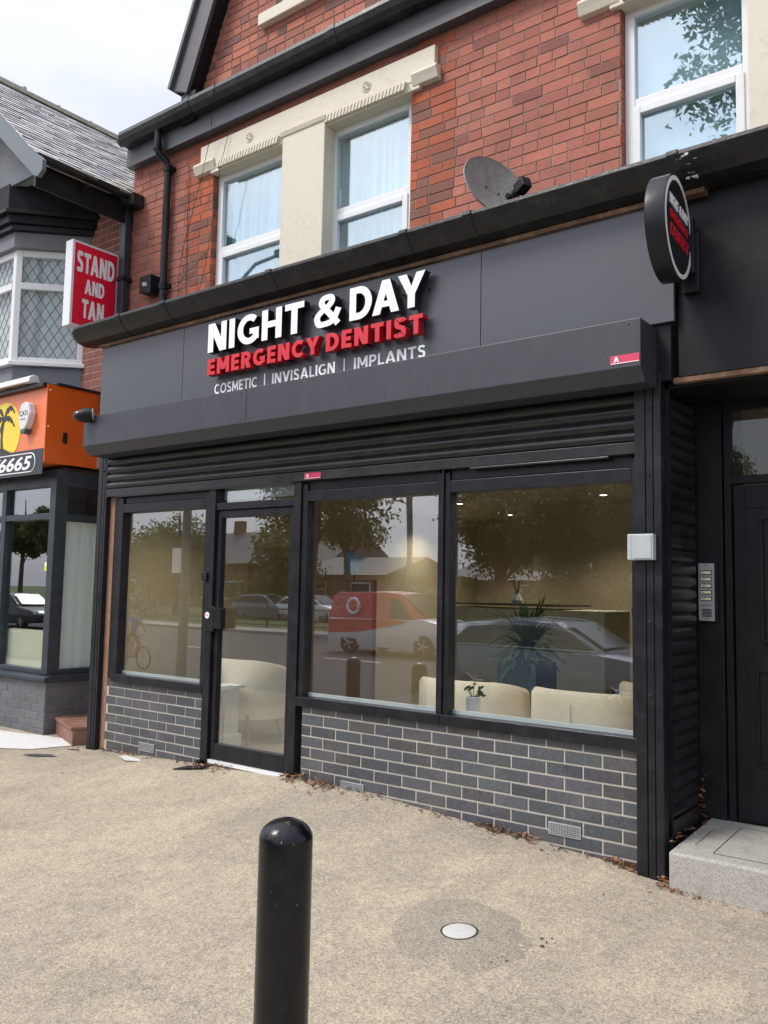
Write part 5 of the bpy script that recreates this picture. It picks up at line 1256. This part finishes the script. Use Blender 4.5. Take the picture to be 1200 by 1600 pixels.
for i, (x, y, rz, l) in enumerate(cps):
    c = ch if i == 0 else copy_tree(ch); c.location = (x, y, .2); c.rotation_euler = (0, 0, rz); c['label'] = l
# potted plant
t_ = thing('potted_plant', (.82, 1.6, .2), 'spiky dark green plant in a square teal planter inside the shop', 'plant')
mb = MB(); mb.prism([(.65, 1.42), (.99, 1.42), (.99, 1.78), (.65, 1.78)], 'Z', .2, .98); mb.build('planter', M['bluepot'], t_, bevel=.01)
mb = MB(); r4 = random.Random(12)
for k in range(120):
    a = r4.uniform(0, 6.28); ln = r4.uniform(.26, .50); up_ = r4.uniform(-.1, 1.1) if k > 14 else r4.uniform(1.2, 1.5)
    p = Vector((.82, 1.6, 1.0+r4.uniform(0, .16))); d = Vector((math.cos(a)*math.cos(up_), math.sin(a)*math.cos(up_), math.sin(up_))); sd = Vector((-math.sin(a), math.cos(a), 0)); last = None
    for s_ in range(6):
        u = s_/5; wv = .027*(1-u)**.7*(.5+u*1.3) if s_ < 5 else .001
        l_, rr_ = p-sd*wv, p+sd*wv
        if last: mb.q([last[0], last[1], rr_, l_])
        last = (l_, rr_); p = p+d*(ln/5); d = (d+Vector((0, 0, -.20 if k > 14 else -.03))).normalized()
mb.build('leaves', M['leafgreen'], t_)
# small white vase on the window board
t_ = thing('white_ribbed_vase', (1.185, .2, .735), 'small white ribbed pot with dark sprigs on the window board', 'vase')
mb = MB(); prf = []
mb.lathe([(.036, .736), (.042, .74), (.043, .86), (.038, .862), (.036, .75)], c=(1.19, .2, 0), seg=30)
for k in range(20):
    a = 2*math.pi*k/20; mb.tube([(1.19+.043*math.cos(a), .2+.043*math.sin(a), .742), (1.19+.043*math.cos(a), .2+.043*math.sin(a), .858)], .003, 5)
mb.build('pot', M['white'], t_, smooth=True)
mb = MB()
for k in range(12):
    a = r4.uniform(0, 6.28); e = Vector((1.19+.06*math.cos(a), .2+.05*math.sin(a), .90+r4.uniform(-.02, .03))); mb.tube([(1.19, .2, .84), e], .002, 4)
    for q in range(2):
        f_ = e+Vector((r4.uniform(-.015, .015), 0, r4.uniform(-.02, .02))); mb.q([f_+Vector((-.01, 0, 0)), f_+Vector((0, 0, .012)), f_+Vector((.014, .004, .004)), f_+Vector((0, 0, -.01))])
mb.build('sprigs', M['leafgreen'], t_)
# reception counter
t_ = thing('reception_counter', (.1, 3.2, .2), 'tall cream reception counter with a dark top inside the shop', 'counter')
box('front_panel', M['counter'], t_, -.80, .865, 3.0, 3.6, .2, 1.36, bevel=.006); box('counter_top', M['signblack'], t_, -.95, .45, 2.97, 3.62, 1.39, 1.405)
t_ = thing('desk_ornament', (-.35, 3.2, 1.4), 'small pale ornament with dark reeds standing on the reception counter', 'ornament')
mb = MB(); mb.lathe([(.05, 1.406), (.06, 1.44), (.03, 1.5), (.035, 1.52)], c=(-.15, 3.2, 0), seg=16); mb.build('bottle', M['white'], t_, smooth=True)
mb = MB()
for k in range(6): mb.tube([(-.15, 3.2, 1.5), (-.15+.08*math.cos(k), 3.2, 1.66+.02*math.sin(k*2))], .004, 5)
mb.build('reed', M['dark'], t_)
t_ = thing('office_chair', (1.55, 2.7, .2), 'black office chair back standing right of the reception counter', 'chair')
mb = MB(); mb.prism([(1.25, 1.0), (1.62, 1.0), (1.72, 1.42), (1.22, 1.42)], 'Y', 2.72, 2.78); mb.build('backrest', M['signblack'], t_, bevel=.02)
box('seat', M['signblack'], t_, 1.22, 1.70, 2.3, 2.74, .66, .74, bevel=.02)
mb = MB(); mb.tube([(1.45, 2.52, .66), (1.45, 2.52, .28)], .03, 10)
for k in range(5): mb.tube([(1.45, 2.52, .28), (1.45+.28*math.cos(k*1.257), 2.52+.28*math.sin(k*1.257), .23)], .02, 6)
mb.build('pedestal', M['black'], t_)
# brown screen with script and a blue plaque
t_ = thing('brown_partition_screen', (-1.1, 1.65, .2), 'brown half height screen with pale script lettering inside the middle window', 'screen')
box('panel', M['brownpanel'], t_, -1.50, -.737, 1.6, 1.66, .2, 1.605, bevel=.004)
mb = MB(); pts_ = [(-1.30+.0105*k, 1.598, 1.335+.018*math.sin(k*1.35)*(1+.5*math.sin(k*.7))+.0012*k) for k in range(42)]; mb.tube(pts_, .0022, 4)
for k in range(14): mb.tube([(-1.27+k*.026, 1.598, 1.43), (-1.27+k*.026, 1.598, 1.455)], .002, 4)
mb.build('script_scribble', M['blind'], t_)
t_ = thing('blue_wall_plaque', (-.97, 1.58, 1.7), 'blue rounded tooth plaque glowing above the brown screen', 'plaque')
mb = MB(); mb.prism([(-1.08, 1.80), (-1.04, 1.88), (-.98, 1.865), (-.92, 1.88), (-.87, 1.81), (-.89, 1.73), (-.92, 1.66), (-.95, 1.665), (-.975, 1.71), (-1.0, 1.665), (-1.035, 1.66), (-1.06, 1.73)], 'Y', 1.60, 1.63); mb.build('tooth_shape', M['bluetooth'], t_, bevel=.01)
mb = MB(); mb.tube([(-.975, 1.62, 1.605), (-.975, 1.62, 1.70)], .006, 6); mb.build('stem', M['dark'], t_)
# pedestal inside the door
t_ = thing('white_pedestal', (-1.42, .42, .2), 'white pedestal unit just inside the glass door', 'pedestal')
box('column', M['white'], t_, -1.50, -1.34, .42, .58, .2, .675, bevel=.004); box('cap', M['white'], t_, -1.53, -1.31, .39, .61, .677, .70, bevel=.003); box('plinth', M['white'], t_, -1.52, -1.32, .40, .60, .2, .30, bevel=.003)
# downlights (lit)
dl = [(-1.6, .42), (-1.1, 3.6), (.64, 3.5), (-1.3, 5.1), (1.5, .42), (.4, .42), (-2.0, 4.6)]  # row by the glass is added, hidden from view, to light chair backs
d0 = thing('ceiling_downlight', (0, 0, 0), 'small lit downlight in the shop ceiling', 'light', 'lit downlights in the shop ceiling', local=True)
MB().lathe([(.048, 0), (.048, -.006), (.036, -.008), (.036, 0)], seg=20).build('bezel', M['white'], d0)
MB().lathe([(.035, -.001), (.034, -.004), (.001, -.005)], seg=20).build('bulb', M['lamp'], d0)
ll = bpy.data.lights.new('downlight_lamp', 'SPOT'); ll.energy = 42; ll.spot_size = R(128); ll.spot_blend = 1.0; ll.color = (1, .90, .74); ll.shadow_soft_size = .035
lo = bpy.data.objects.new('lamp', ll); C.objects.link(lo); lo.parent = d0; lo.location = (0, 0, -.02)
for i, (x, y) in enumerate(dl):
    c = d0 if i == 0 else copy_tree(d0); c.location = (x, y, 2.499)
    c['label'] = 'lit ceiling downlight '+['added out of view near the glass door to light the chair back', 'high behind the middle window pane', 'in front of the inner wall at the right', 'deep in the shop left of centre', 'added out of view behind the right hand pane to light the chairs', 'added out of view behind the middle pane to light the chairs', 'deepest in the shop at the left'][i]

# ------------------------------------------------------------------ the street seen in the glass
def make_tree(name, label, x, y, z0, h, rad, cz, n_, mat, seed, leafs=.16, trunk=.16, group='trees across the road', sq=1.0):
    r = random.Random(seed); o = thing(name, (x, y, z0), label, 'tree', group, local=True)
    mb = MB(); mb.tube([(0, 0, -.2), (r.uniform(-.1, .1), 0, h*.3), (r.uniform(-.2, .2), r.uniform(-.2, .2), h*.6), (0, 0, h*.9)], [trunk, trunk*.8, trunk*.5, trunk*.15], 9)
    lobes = []
    for k in range(13):
        a = r.uniform(0, 6.28); q = r.uniform(.25, .75); hz = r.uniform(-.7, .75)*sq
        c_ = Vector((math.cos(a)*rad*q, math.sin(a)*rad*q, cz+hz*rad*.85)); lobes.append((c_, rad*r.uniform(.28, .5)))
        mb.tube([(0, 0, max(h*.25, c_.z-rad*.7)), c_*.6+Vector((0, 0, c_.z*.4-.3)), c_], [trunk*.4, trunk*.22, trunk*.06], 6)
    mb.build('trunk', M['bark'], o, smooth=True)
    lb = MB()
    for k in range(n_):
        c_, lr = lobes[k % len(lobes)]; d = Vector((r.gauss(0, 1), r.gauss(0, 1), r.gauss(0, 1))).normalized()*lr*(r.random()**.4)*r.choice([1, 1, 1.25])
        p = c_+d; u = Vector((r.gauss(0, 1), r.gauss(0, 1), r.gauss(0, 1))).normalized(); v = u.orthogonal().normalized(); v = Matrix.Rotation(r.uniform(0, 6.28), 3, u) @ v
        s_ = leafs*r.uniform(.5, 1.2); t = r.random(); w_ = u.cross(v)
        lb.q([p-v*s_, p+w_*s_*.45, p+v*s_, p-w_*s_*.45], 0, (t, t, t))
    lb.build('crown', mat, o)
    return o
F1, F2 = M['foliage'], M['foliage2']
make_tree('street_tree', 'tall street tree mirrored in the upper right window', 1.0, -9.0, -.3, 13.2, 1.9, 11.6, 8000, F1, 1, .085, .15, sq=1.1)
make_tree('street_tree', 'leafy street tree mirrored above the brown screen in the middle window', -7.9, -8.4, -.42, 6.2, 1.75, 4.5, 15000, F2, 2, .065, .13)
make_tree('broad_tree', 'dense tree mirrored at the left of the large right window', -12.6, -24.5, -.33, 8.5, 2.3, 4.6, 17000, F2, 3, .10, .25)
make_tree('broad_tree', 'dense tree mirrored in the middle of the large right window', -9.8, -25.0, -.33, 10, 3.0, 4.6, 27000, F2, 4, .10, .25)
make_tree('broad_tree', 'dense tree mirrored at the right of the large right window', -6.4, -24.5, -.33, 9, 3.0, 4.4, 27000, F2, 5, .10, .25)
make_tree('broad_tree', 'dark round tree mirrored in the left shop window', -38.5, -30.0, -.3, 7, 3.2, 3.0, 16000, F1, 6, .14, .25)
make_tree('broad_tree', 'green tree mirrored behind the dark round tree in the left shop window', -33.5, -34.0, -.3, 6, 2.8, 2.6, 6000, F2, 7, .22, .25)
make_tree('broad_tree', 'tall tree mirrored in the neighbouring shop window, left one', -126.5, -70, -.6, 17, 4.2, 9.5, 9000, F1, 8, .42, .4)
make_tree('broad_tree', 'tall tree mirrored in the neighbouring shop window, right one', -118.5, -70, -.6, 19, 4.2, 10.5, 9000, F1, 9, .42, .4)
make_tree('broad_tree', 'bushy tree mirrored at the right edge of the glass door', -19.9, -24, -.33, 7.6, 1.5, 5.0, 8000, F2, 10, .10, .2)
mb = MB(); r5 = random.Random(3)
for k in range(16000):
    x = r5.uniform(-16.5, -3.5); p = Vector((x, -24.2+r5.uniform(-.5, .5), r5.uniform(-.2, 1.75+.3*math.sin(x*1.7)))); u = Vector((r5.gauss(0, 1), r5.gauss(0, 1), r5.gauss(0, 1))).normalized(); v = u.orthogonal().normalized(); w_ = u.cross(v); s_ = r5.uniform(.06, .13); t = r5.random()
    mb.q([p-v*s_, p+w_*s_*.6, p+v*s_, p-w_*s_*.6], 0, (t, t, t))
h_ = mb.build('roadside_hedge', F2); tag(h_, 'long olive green hedge across the road under the dense trees', 'hedge')
# houses
def make_house(name, label, x0, x1, y, zr, ze, wall, roofm, gr, depth=8):
    o = thing(name, ((x0+x1)/2, y, -.3), label, 'house', gr)
    box('wall', wall, o, x0, x1, y-depth, y, -.5, ze)
    mb = MB(); mb.prism([(y+.4, ze-.05), (y-depth/2, zr), (y-depth-.4, ze-.05)], 'X', x0-.3, x1+.3); rf = mb.build('roof', roofm, o)
    MB().box(x0+1.2, x0+2.1, y-depth/2-.3, y-depth/2+.3, zr-.5, zr+1.0).build('chimney', wall, rf)
    nw = max(2, int((x1-x0)/3))
    for k in range(nw):
        xa = x0+(x1-x0)*(k+.25)/nw; xb = xa+(x1-x0)/nw*.45
        for (za, zb) in ((.5, 1.9),)+(((3.2, 4.4),) if ze > 4.5 else ()):
            w_ = MB().box(xa, xb, y, y+.06, za, zb).build('window', M['white'], o); MB().box(xa+.08, xb-.08, y+.061, y+.075, za+.08, zb-.08).build('pane', M['carglass'], w_)
    return o
brk = paint('distant_red_brick', (.26, .12, .085), .9, .15, bs=0); slt = paint('distant_slate_roof', (.15, .13, .125), .7, .15, bs=0); crm = paint('distant_cream_render', (.45, .42, .36), .8, .08, bs=0)
for i, (a, b, y, zr, ze, wl, lb) in enumerate(((-54, -47, -44, 6.2, 3.4, brk, 'low red brick house mirrored at the left in the glass door'), (-46, -38.5, -44, 6.0, 3.4, brk, 'low red brick house mirrored at the right in the glass door'), (-72, -60, -48, 5.6, 3.0, crm, 'cream house mirrored at the left edge of the left window'), (-58, -51, -52, 5.0, 3.0, brk, 'brick house mirrored behind the dark round tree'), (-34, -27, -36, 3.6, 2.4, brk, 'single storey shop mirrored in the middle window'), (-25.5, -17, -40, 3.4, 2.2, brk, 'long low brown roofed building mirrored beside the van'))):
    make_house('house', lb, a, b, y, zr, ze, wl, slt, 'houses across the road')
# railings
t_ = thing('iron_railing', (-28, -23.4, -.33), 'black iron railing along the far side of the road', 'railing')
mb = MB(); x = -48
while x < -16: mb.box(x-.008, x+.008, -23.41, -23.39, -.32, .62); x += .12
mb.build('bars', M['iron'], t_)
mb = MB(); mb.box(-48, -16, -23.42, -23.38, .52, .56); mb.box(-48, -16, -23.42, -23.38, -.2, -.16)
mb.build('rails', M['iron'], t_)
x = -48
while x <= -16: MB().box(x-.035, x+.035, -23.43, -23.37, -.32, .72).build('post', M['iron'], t_); x += 4
# poles
def pole(label, x, y, h, r_, lean=0, arm=True):
    t_ = thing('street_lamp', (x, y, -.42), label, 'street lamp', 'street lamp columns')
    mb = MB(); mb.tube([(x, y, -.5), (x+lean*.5, y, h*.5), (x+lean, y, h)], [r_, r_*.8, r_*.55], 10); mb.build('column', M['steelpole'], t_, smooth=True)
    if arm:
        mb = MB(); mb.tube([(x+lean, y, h), (x+lean+.4, y, h+.25), (x+lean+1.1, y, h+.3)], .035, 8); mb.box(x+lean+1.0, x+lean+1.7, y-.1, y+.1, h+.24, h+.36); mb.build('lantern', M['steelpole'], t_)
pole('grey lamp column mirrored in the left shop window', -8.27, -5.6, 7.5, .09); pole('slim grey lamp column mirrored in the middle window', -13.6, -20.0, 8, .10, -.3); pole('far grey lamp column mirrored in the middle window', -15.8, -23.0, 6.5, .09)
t_ = thing('traffic_sign', (-8.15, -5.6, 1.9), 'square traffic sign clamped to the lamp column by the road', 'sign')
box('plate', M['signwhite'], t_, -8.62, -8.36, -5.60, -5.58, 1.75, 2.2); box('plate_back', M['steelpole'], t_, -8.61, -8.37, -5.62, -5.601, 1.76, 2.19)

# ---- vehicles (front towards +X)
def wheel(parent, x, y, r_=.33, w_=.21):
    t = MB().lathe([(r_*.62, -w_/2), (r_*.93, -w_/2), (r_, -w_/2+.03), (r_, w_/2-.03), (r_*.93, w_/2), (r_*.62, w_/2)], c=(x, y, r_), seg=28, axis='Y').build('wheel', M['tyre'], parent, smooth=True)
    mb = MB(); s = 1 if y > 0 else -1; mb.lathe([(r_*.63, y+s*(w_/2-.05)), (r_*.63, y+s*(w_/2-.045))], c=(x, 0, r_), seg=24, axis='Y')
    for k in range(5):
        a = k*1.2566; mb.tube([(x, y+s*w_*.46, r_), (x+r_*.6*math.cos(a), y+s*w_*.46, r_+r_*.6*math.sin(a))], .03, 6)
    mb.build('rim', M['rim'], t)
def section(x, zb, zs, w_, crown=.03, n_=0):
    return [(x, -w_*.93, zb), (x, -w_, zb+(zs-zb)*.3), (x, -w_*.995, zb+(zs-zb)*.72), (x, -w_*.95, zs-.015), (x, -w_*.86, zs+crown*.3), (x, -w_*.4, zs+crown), (x, w_*.4, zs+crown), (x, w_*.86, zs+crown*.3), (x, w_*.95, zs-.015), (x, w_*.995, zb+(zs-zb)*.72), (x, w_, zb+(zs-zb)*.3), (x, w_*.93, zb)]
def roofsec(x, zs, zr, w_):
    return [(x, -w_*.9, zs), (x, -w_*.80, zs+(zr-zs)*.6), (x, -w_*.68, zr-.02), (x, -w_*.4, zr+.01), (x, w_*.4, zr+.01), (x, w_*.68, zr-.02), (x, w_*.80, zs+(zr-zs)*.6), (x, w_*.9, zs)]
def make_vehicle(name, label, cat, kind, paintm, loc, group=None, second=None):
    o = thing(name, loc, label, cat, group, local=True)
    if kind == 'van':
        Ls = [(-2.2, .35, 1.0, .88), (-2.15, .25, 1.05, .92), (-.9, .24, 1.05, .93), (.8, .24, 1.05, .93), (1.3, .26, 1.10, .92), (1.95, .30, .98, .86), (2.18, .38, .80, .72)]
        Rs = [(-2.18, 1.0, 1.72, .92), (-2.05, 1.0, 1.82, .93), (-.2, 1.0, 1.86, .93), (.45, 1.0, 1.80, .92), (1.35, 1.02, 1.12, .86)]
    else:
        Ls = [(-2.28, .45, .80, .74), (-2.2, .30, .92, .86), (-1.4, .22, .95, .90), (0, .20, .93, .91), (1.0, .20, .93, .91), (1.7, .24, .84, .88), (2.15, .30, .72, .80), (2.3, .36, .60, .62)]
        Rs = [(-2.15, .90, 1.02, .84), (-1.7, .90, 1.36, .86), (-.6, .90, 1.45, .87), (.1, .90, 1.42, .86), (.55, .90, 1.26, .84), (1.05, .90, .96, .80)]
    body = MB().loft([section(*a) for a in Ls]).build('body', paintm, o, smooth=True)
    cab = MB().loft([roofsec(*a) for a in Rs]).build('cabin', second or paintm, o, smooth=True)
    w_ = .935 if kind == 'van' else .90
    zs, zr = (1.05, 1.70) if kind == 'van' else (.95, 1.36)
    for s in (1, -1):
        def gp_(x, z):
            f = (z-zs)/(zr-zs); return (x, s*(w_*.885-(w_*.14)*f+.004), z)
        segs = [((.1, zs+.03), (.95, zs+.03), (.40, zr-.06), (.1, zr-.04))] if kind == 'van' else [((-1.95, zs+.04), (-1.05, zs+.02), (-1.05, zr-.03), (-1.6, zr-.07)), ((-1.0, zs+.02), (-.05, zs+.02), (-.05, zr-.01), (-1.0, zr-.02)), ((0, zs+.02), (.88, zs+.03), (.42, zr-.1), (0, zr-.02))]
        for sg in segs:
            pts = [gp_(x, z) for x, z in sg]; mb = MB(); mb.q(pts if s > 0 else pts[::-1]); mb.q([(a, b-s*.03, c) for a, b, c in (pts[::-1] if s > 0 else pts)]); mb.build('side_window', M['carglass'], o)
        for xw in (-1.35, 1.38): wheel(o, xw, s*(w_-.12))
        MB().prism([(2.0 if kind == 'van' else 2.02, .62), (2.22, .62), (2.16, .78), (1.9, .80)], 'Y', s*.52, s*(w_*.84)).build('headlight', M['headlamp'], o, bevel=.02)
    if kind == 'van': ws = [(1.32, -.7, 1.14), (1.32, .7, 1.14), (.52, .62, 1.76), (.52, -.62, 1.76)]
    else: ws = [(1.02, -.62, .99), (1.02, .62, .99), (.3, .54, 1.40), (.3, -.54, 1.40)]
    mb = MB(); mb.q([(a+.02, b, c+.03) for a, b, c in ws]); mb.q([(a-.02, b, c-.01) for a, b, c in ws[::-1]]); mb.build('windscreen', M['carglass'], o)
    MB().box(2.19, 2.3, -.4, .4, .36, .56).build('grille', M['signblack'], o, bevel=.01)
    if kind != 'van':
        mb = MB()
        for s in (1, -1):
            mb.tube([(-2.1, s*.80, .97), (.98, s*.80, .965)], .012, 6); mb.tube([(-1.9, s*.66, 1.34), (-.6, s*.64, 1.47), (.1, s*.65, 1.44), (.95, s*.74, 1.0)], .013, 6)
        mb.build('chrome_trim', M['rim'], o, smooth=True)
        MB().box(2.3, 2.31, -.26, .26, .34, .45).build('number_plate', M['signwhite'], o)
    return o
navy = bodypaint('dark_blue_grey_car_paint', (.17, .20, .26)); wh = bodypaint('white_car_paint', (.75, .76, .78)); rd = bodypaint('red_van_paint', (.60, .05, .03)); dk = bodypaint('black_car_paint', (.03, .032, .035))
make_vehicle('estate_car', 'dark blue grey estate car passing, mirrored in the right shop window', 'car', 'car', navy, (-2.9, -9.9, -.416), 'cars on the road')
v = make_vehicle('delivery_van', 'red and white van passing, mirrored in the middle window', 'van', 'van', wh, (-11.3, -16.4, -.416), None, rd)
for s in (1, -1):
    mb = MB(); pts = [(-2.12, s*.938, 1.0), (.15, s*.943, 1.06), (.9, s*.94, 1.02), (.2, s*.945, .86), (-1.0, s*.945, .66), (-2.12, s*.935, .6)]
    mb.q(pts if s > 0 else pts[::-1]); mb.build('red_side_graphic', rd, v)
    mb = MB(); ring = [(-1.2+.22*math.cos(k*math.pi/10), s*.89, 1.42+.22*math.sin(k*math.pi/10)) for k in range(21)]; mb.tube(ring, .045, 6, cap=False); mb.build('white_ring_mark', M['signwhite'], v)
make_vehicle('parked_car', 'dark car mirrored low in the neighbouring shop window', 'car', 'car', dk, (-31.3, -15.6, -.416), 'cars on the road')
make_vehicle('parked_car', 'white car mirrored behind the dark one in the neighbouring shop window', 'car', 'car', wh, (-47.5, -19.6, -.416), 'cars on the road')
for k, (x, y, m_) in enumerate(((-31, -30.5, navy), (-27.5, -30.5, wh))):
    make_vehicle('parked_car', ('dark' if k == 0 else 'white')+' car parked in front of the houses across the grass', 'car', 'car', m_, (x, y, -.34), 'cars on the road')

# child on a bicycle passing, mirrored at the left edge of the left window
def skin_person(name, pts, edges, radii, mat, parent):
    me = bpy.data.meshes.new(name); me.from_pydata(pts, edges, []); me.materials.append(mat)
    o = bpy.data.objects.new(name, me); C.objects.link(o); o.parent = parent
    sm = o.modifiers.new('skin', 'SKIN'); sm.use_smooth_shade = True
    if not me.skin_vertices: me.skin_vertices.new()
    for i, r_ in enumerate(radii): me.skin_vertices[0].data[i].radius = (r_, r_)
    me.skin_vertices[0].data[0].use_root = True
    ss_ = o.modifiers.new('sub', 'SUBSURF'); ss_.levels = 1; ss_.render_levels = 1
    return o
bk = thing('bicycle', (-12.95, -8.0, -.42), 'small pink bicycle ridden past, mirrored at the left of the left window', 'bicycle', None, local=True)
for xw in (-.42, .42):
    ring = [(xw+.25*math.cos(k*math.pi/12), 0, .26+.25*math.sin(k*math.pi/12)) for k in range(25)]
    wl = MB().tube(ring, .02, 8, cap=False).build('wheel', M['tyre'], bk, smooth=True); mb = MB()
    for k in range(10): mb.tube([(xw, 0, .26), (xw+.24*math.cos(k*.628), 0, .26+.24*math.sin(k*.628))], .003, 4)
    mb.build('spokes', M['rim'], wl)
mb = MB(); fr1 = [((-.42, 0, .26), (-.05, 0, .26)), ((-.42, 0, .26), (-.15, 0, .58)), ((-.05, 0, .26), (-.17, 0, .66)), ((-.05, 0, .26), (.26, 0, .60)), ((-.15, 0, .56), (.26, 0, .64)), ((.25, 0, .72), (.42, 0, .26))]
for a_, b_ in fr1: mb.tube([a_, b_], .016, 8)
mb.build('frame', M['pinkpaint'], bk, smooth=True)
MB().tube([(.20, -.24, .80), (.25, -.10, .76), (.25, .10, .76), (.20, .24, .80)], .012, 8).build('handlebar', M['black'], bk, smooth=True)
MB().box(-.28, -.06, -.07, .07, .66, .70).build('saddle', M['black'], bk, bevel=.02)
MB().box(-.12, .02, -.17, .17, .245, .26).tube([(-.05, -.16, .26), (-.05, .16, .26)], .012, 6).build('pedals', M['black'], bk)
pr = thing('person', (-12.95, -8.0, -.42), 'child in a blue top and dark shorts riding the pink bicycle', 'person', None, local=True)
pts = [(-.16, 0, .78), (-.12, 0, .92), (-.02, 0, 1.12), (.03, 0, 1.20), (.06, 0, 1.27), (.09, 0, 1.36), (.12, 0, 1.42),
       (.0, .13, 1.13), (.12, .19, .98), (.20, .23, .83), (.0, -.13, 1.13), (.12, -.19, .98), (.20, -.23, .83),
       (-.10, .09, .74), (.17, .10, .66), (.03, .12, .34), (.10, .12, .29), (-.10, -.09, .74), (.14, -.10, .58), (-.06, -.12, .28), (.01, -.12, .23)]
ed = [(0, 1), (1, 2), (2, 3), (3, 4), (4, 5), (5, 6), (2, 7), (7, 8), (8, 9), (2, 10), (10, 11), (11, 12), (0, 13), (13, 14), (14, 15), (15, 16), (0, 17), (17, 18), (18, 19), (19, 20)]
rd_ = [.11, .11, .12, .06, .045, .085, .075, .055, .036, .025, .055, .036, .025, .085, .06, .035, .03, .085, .06, .035, .03]
skin_person('body', pts, ed, rd_, M['skin'], pr)
tp = [(-.15, 0, .80), (-.11, 0, .93), (-.02, 0, 1.11), (.02, 0, 1.18), (.0, .14, 1.12), (.07, .175, 1.04), (.0, -.14, 1.12), (.07, -.175, 1.04)]
skin_person('blue_top', tp, [(0, 1), (1, 2), (2, 3), (2, 4), (4, 5), (2, 6), (6, 7)], [.13, .135, .14, .075, .075, .06, .075, .06], M['bluecloth'], pr)
tp = [(-.16, 0, .76), (-.09, .095, .73), (.12, .105, .67), (-.09, -.095, .73), (.10, -.105, .61)]
skin_person('shorts', tp, [(0, 1), (1, 2), (0, 3), (3, 4)], [.125, .1, .08, .1, .08], M['darkcloth'], pr)
MB().lathe([(.001, 1.52), (.06, 1.51), (.095, 1.46), (.10, 1.40), (.085, 1.36)], c=(.10, 0, 0), seg=18).build('hair', M['dark'], pr, smooth=True)
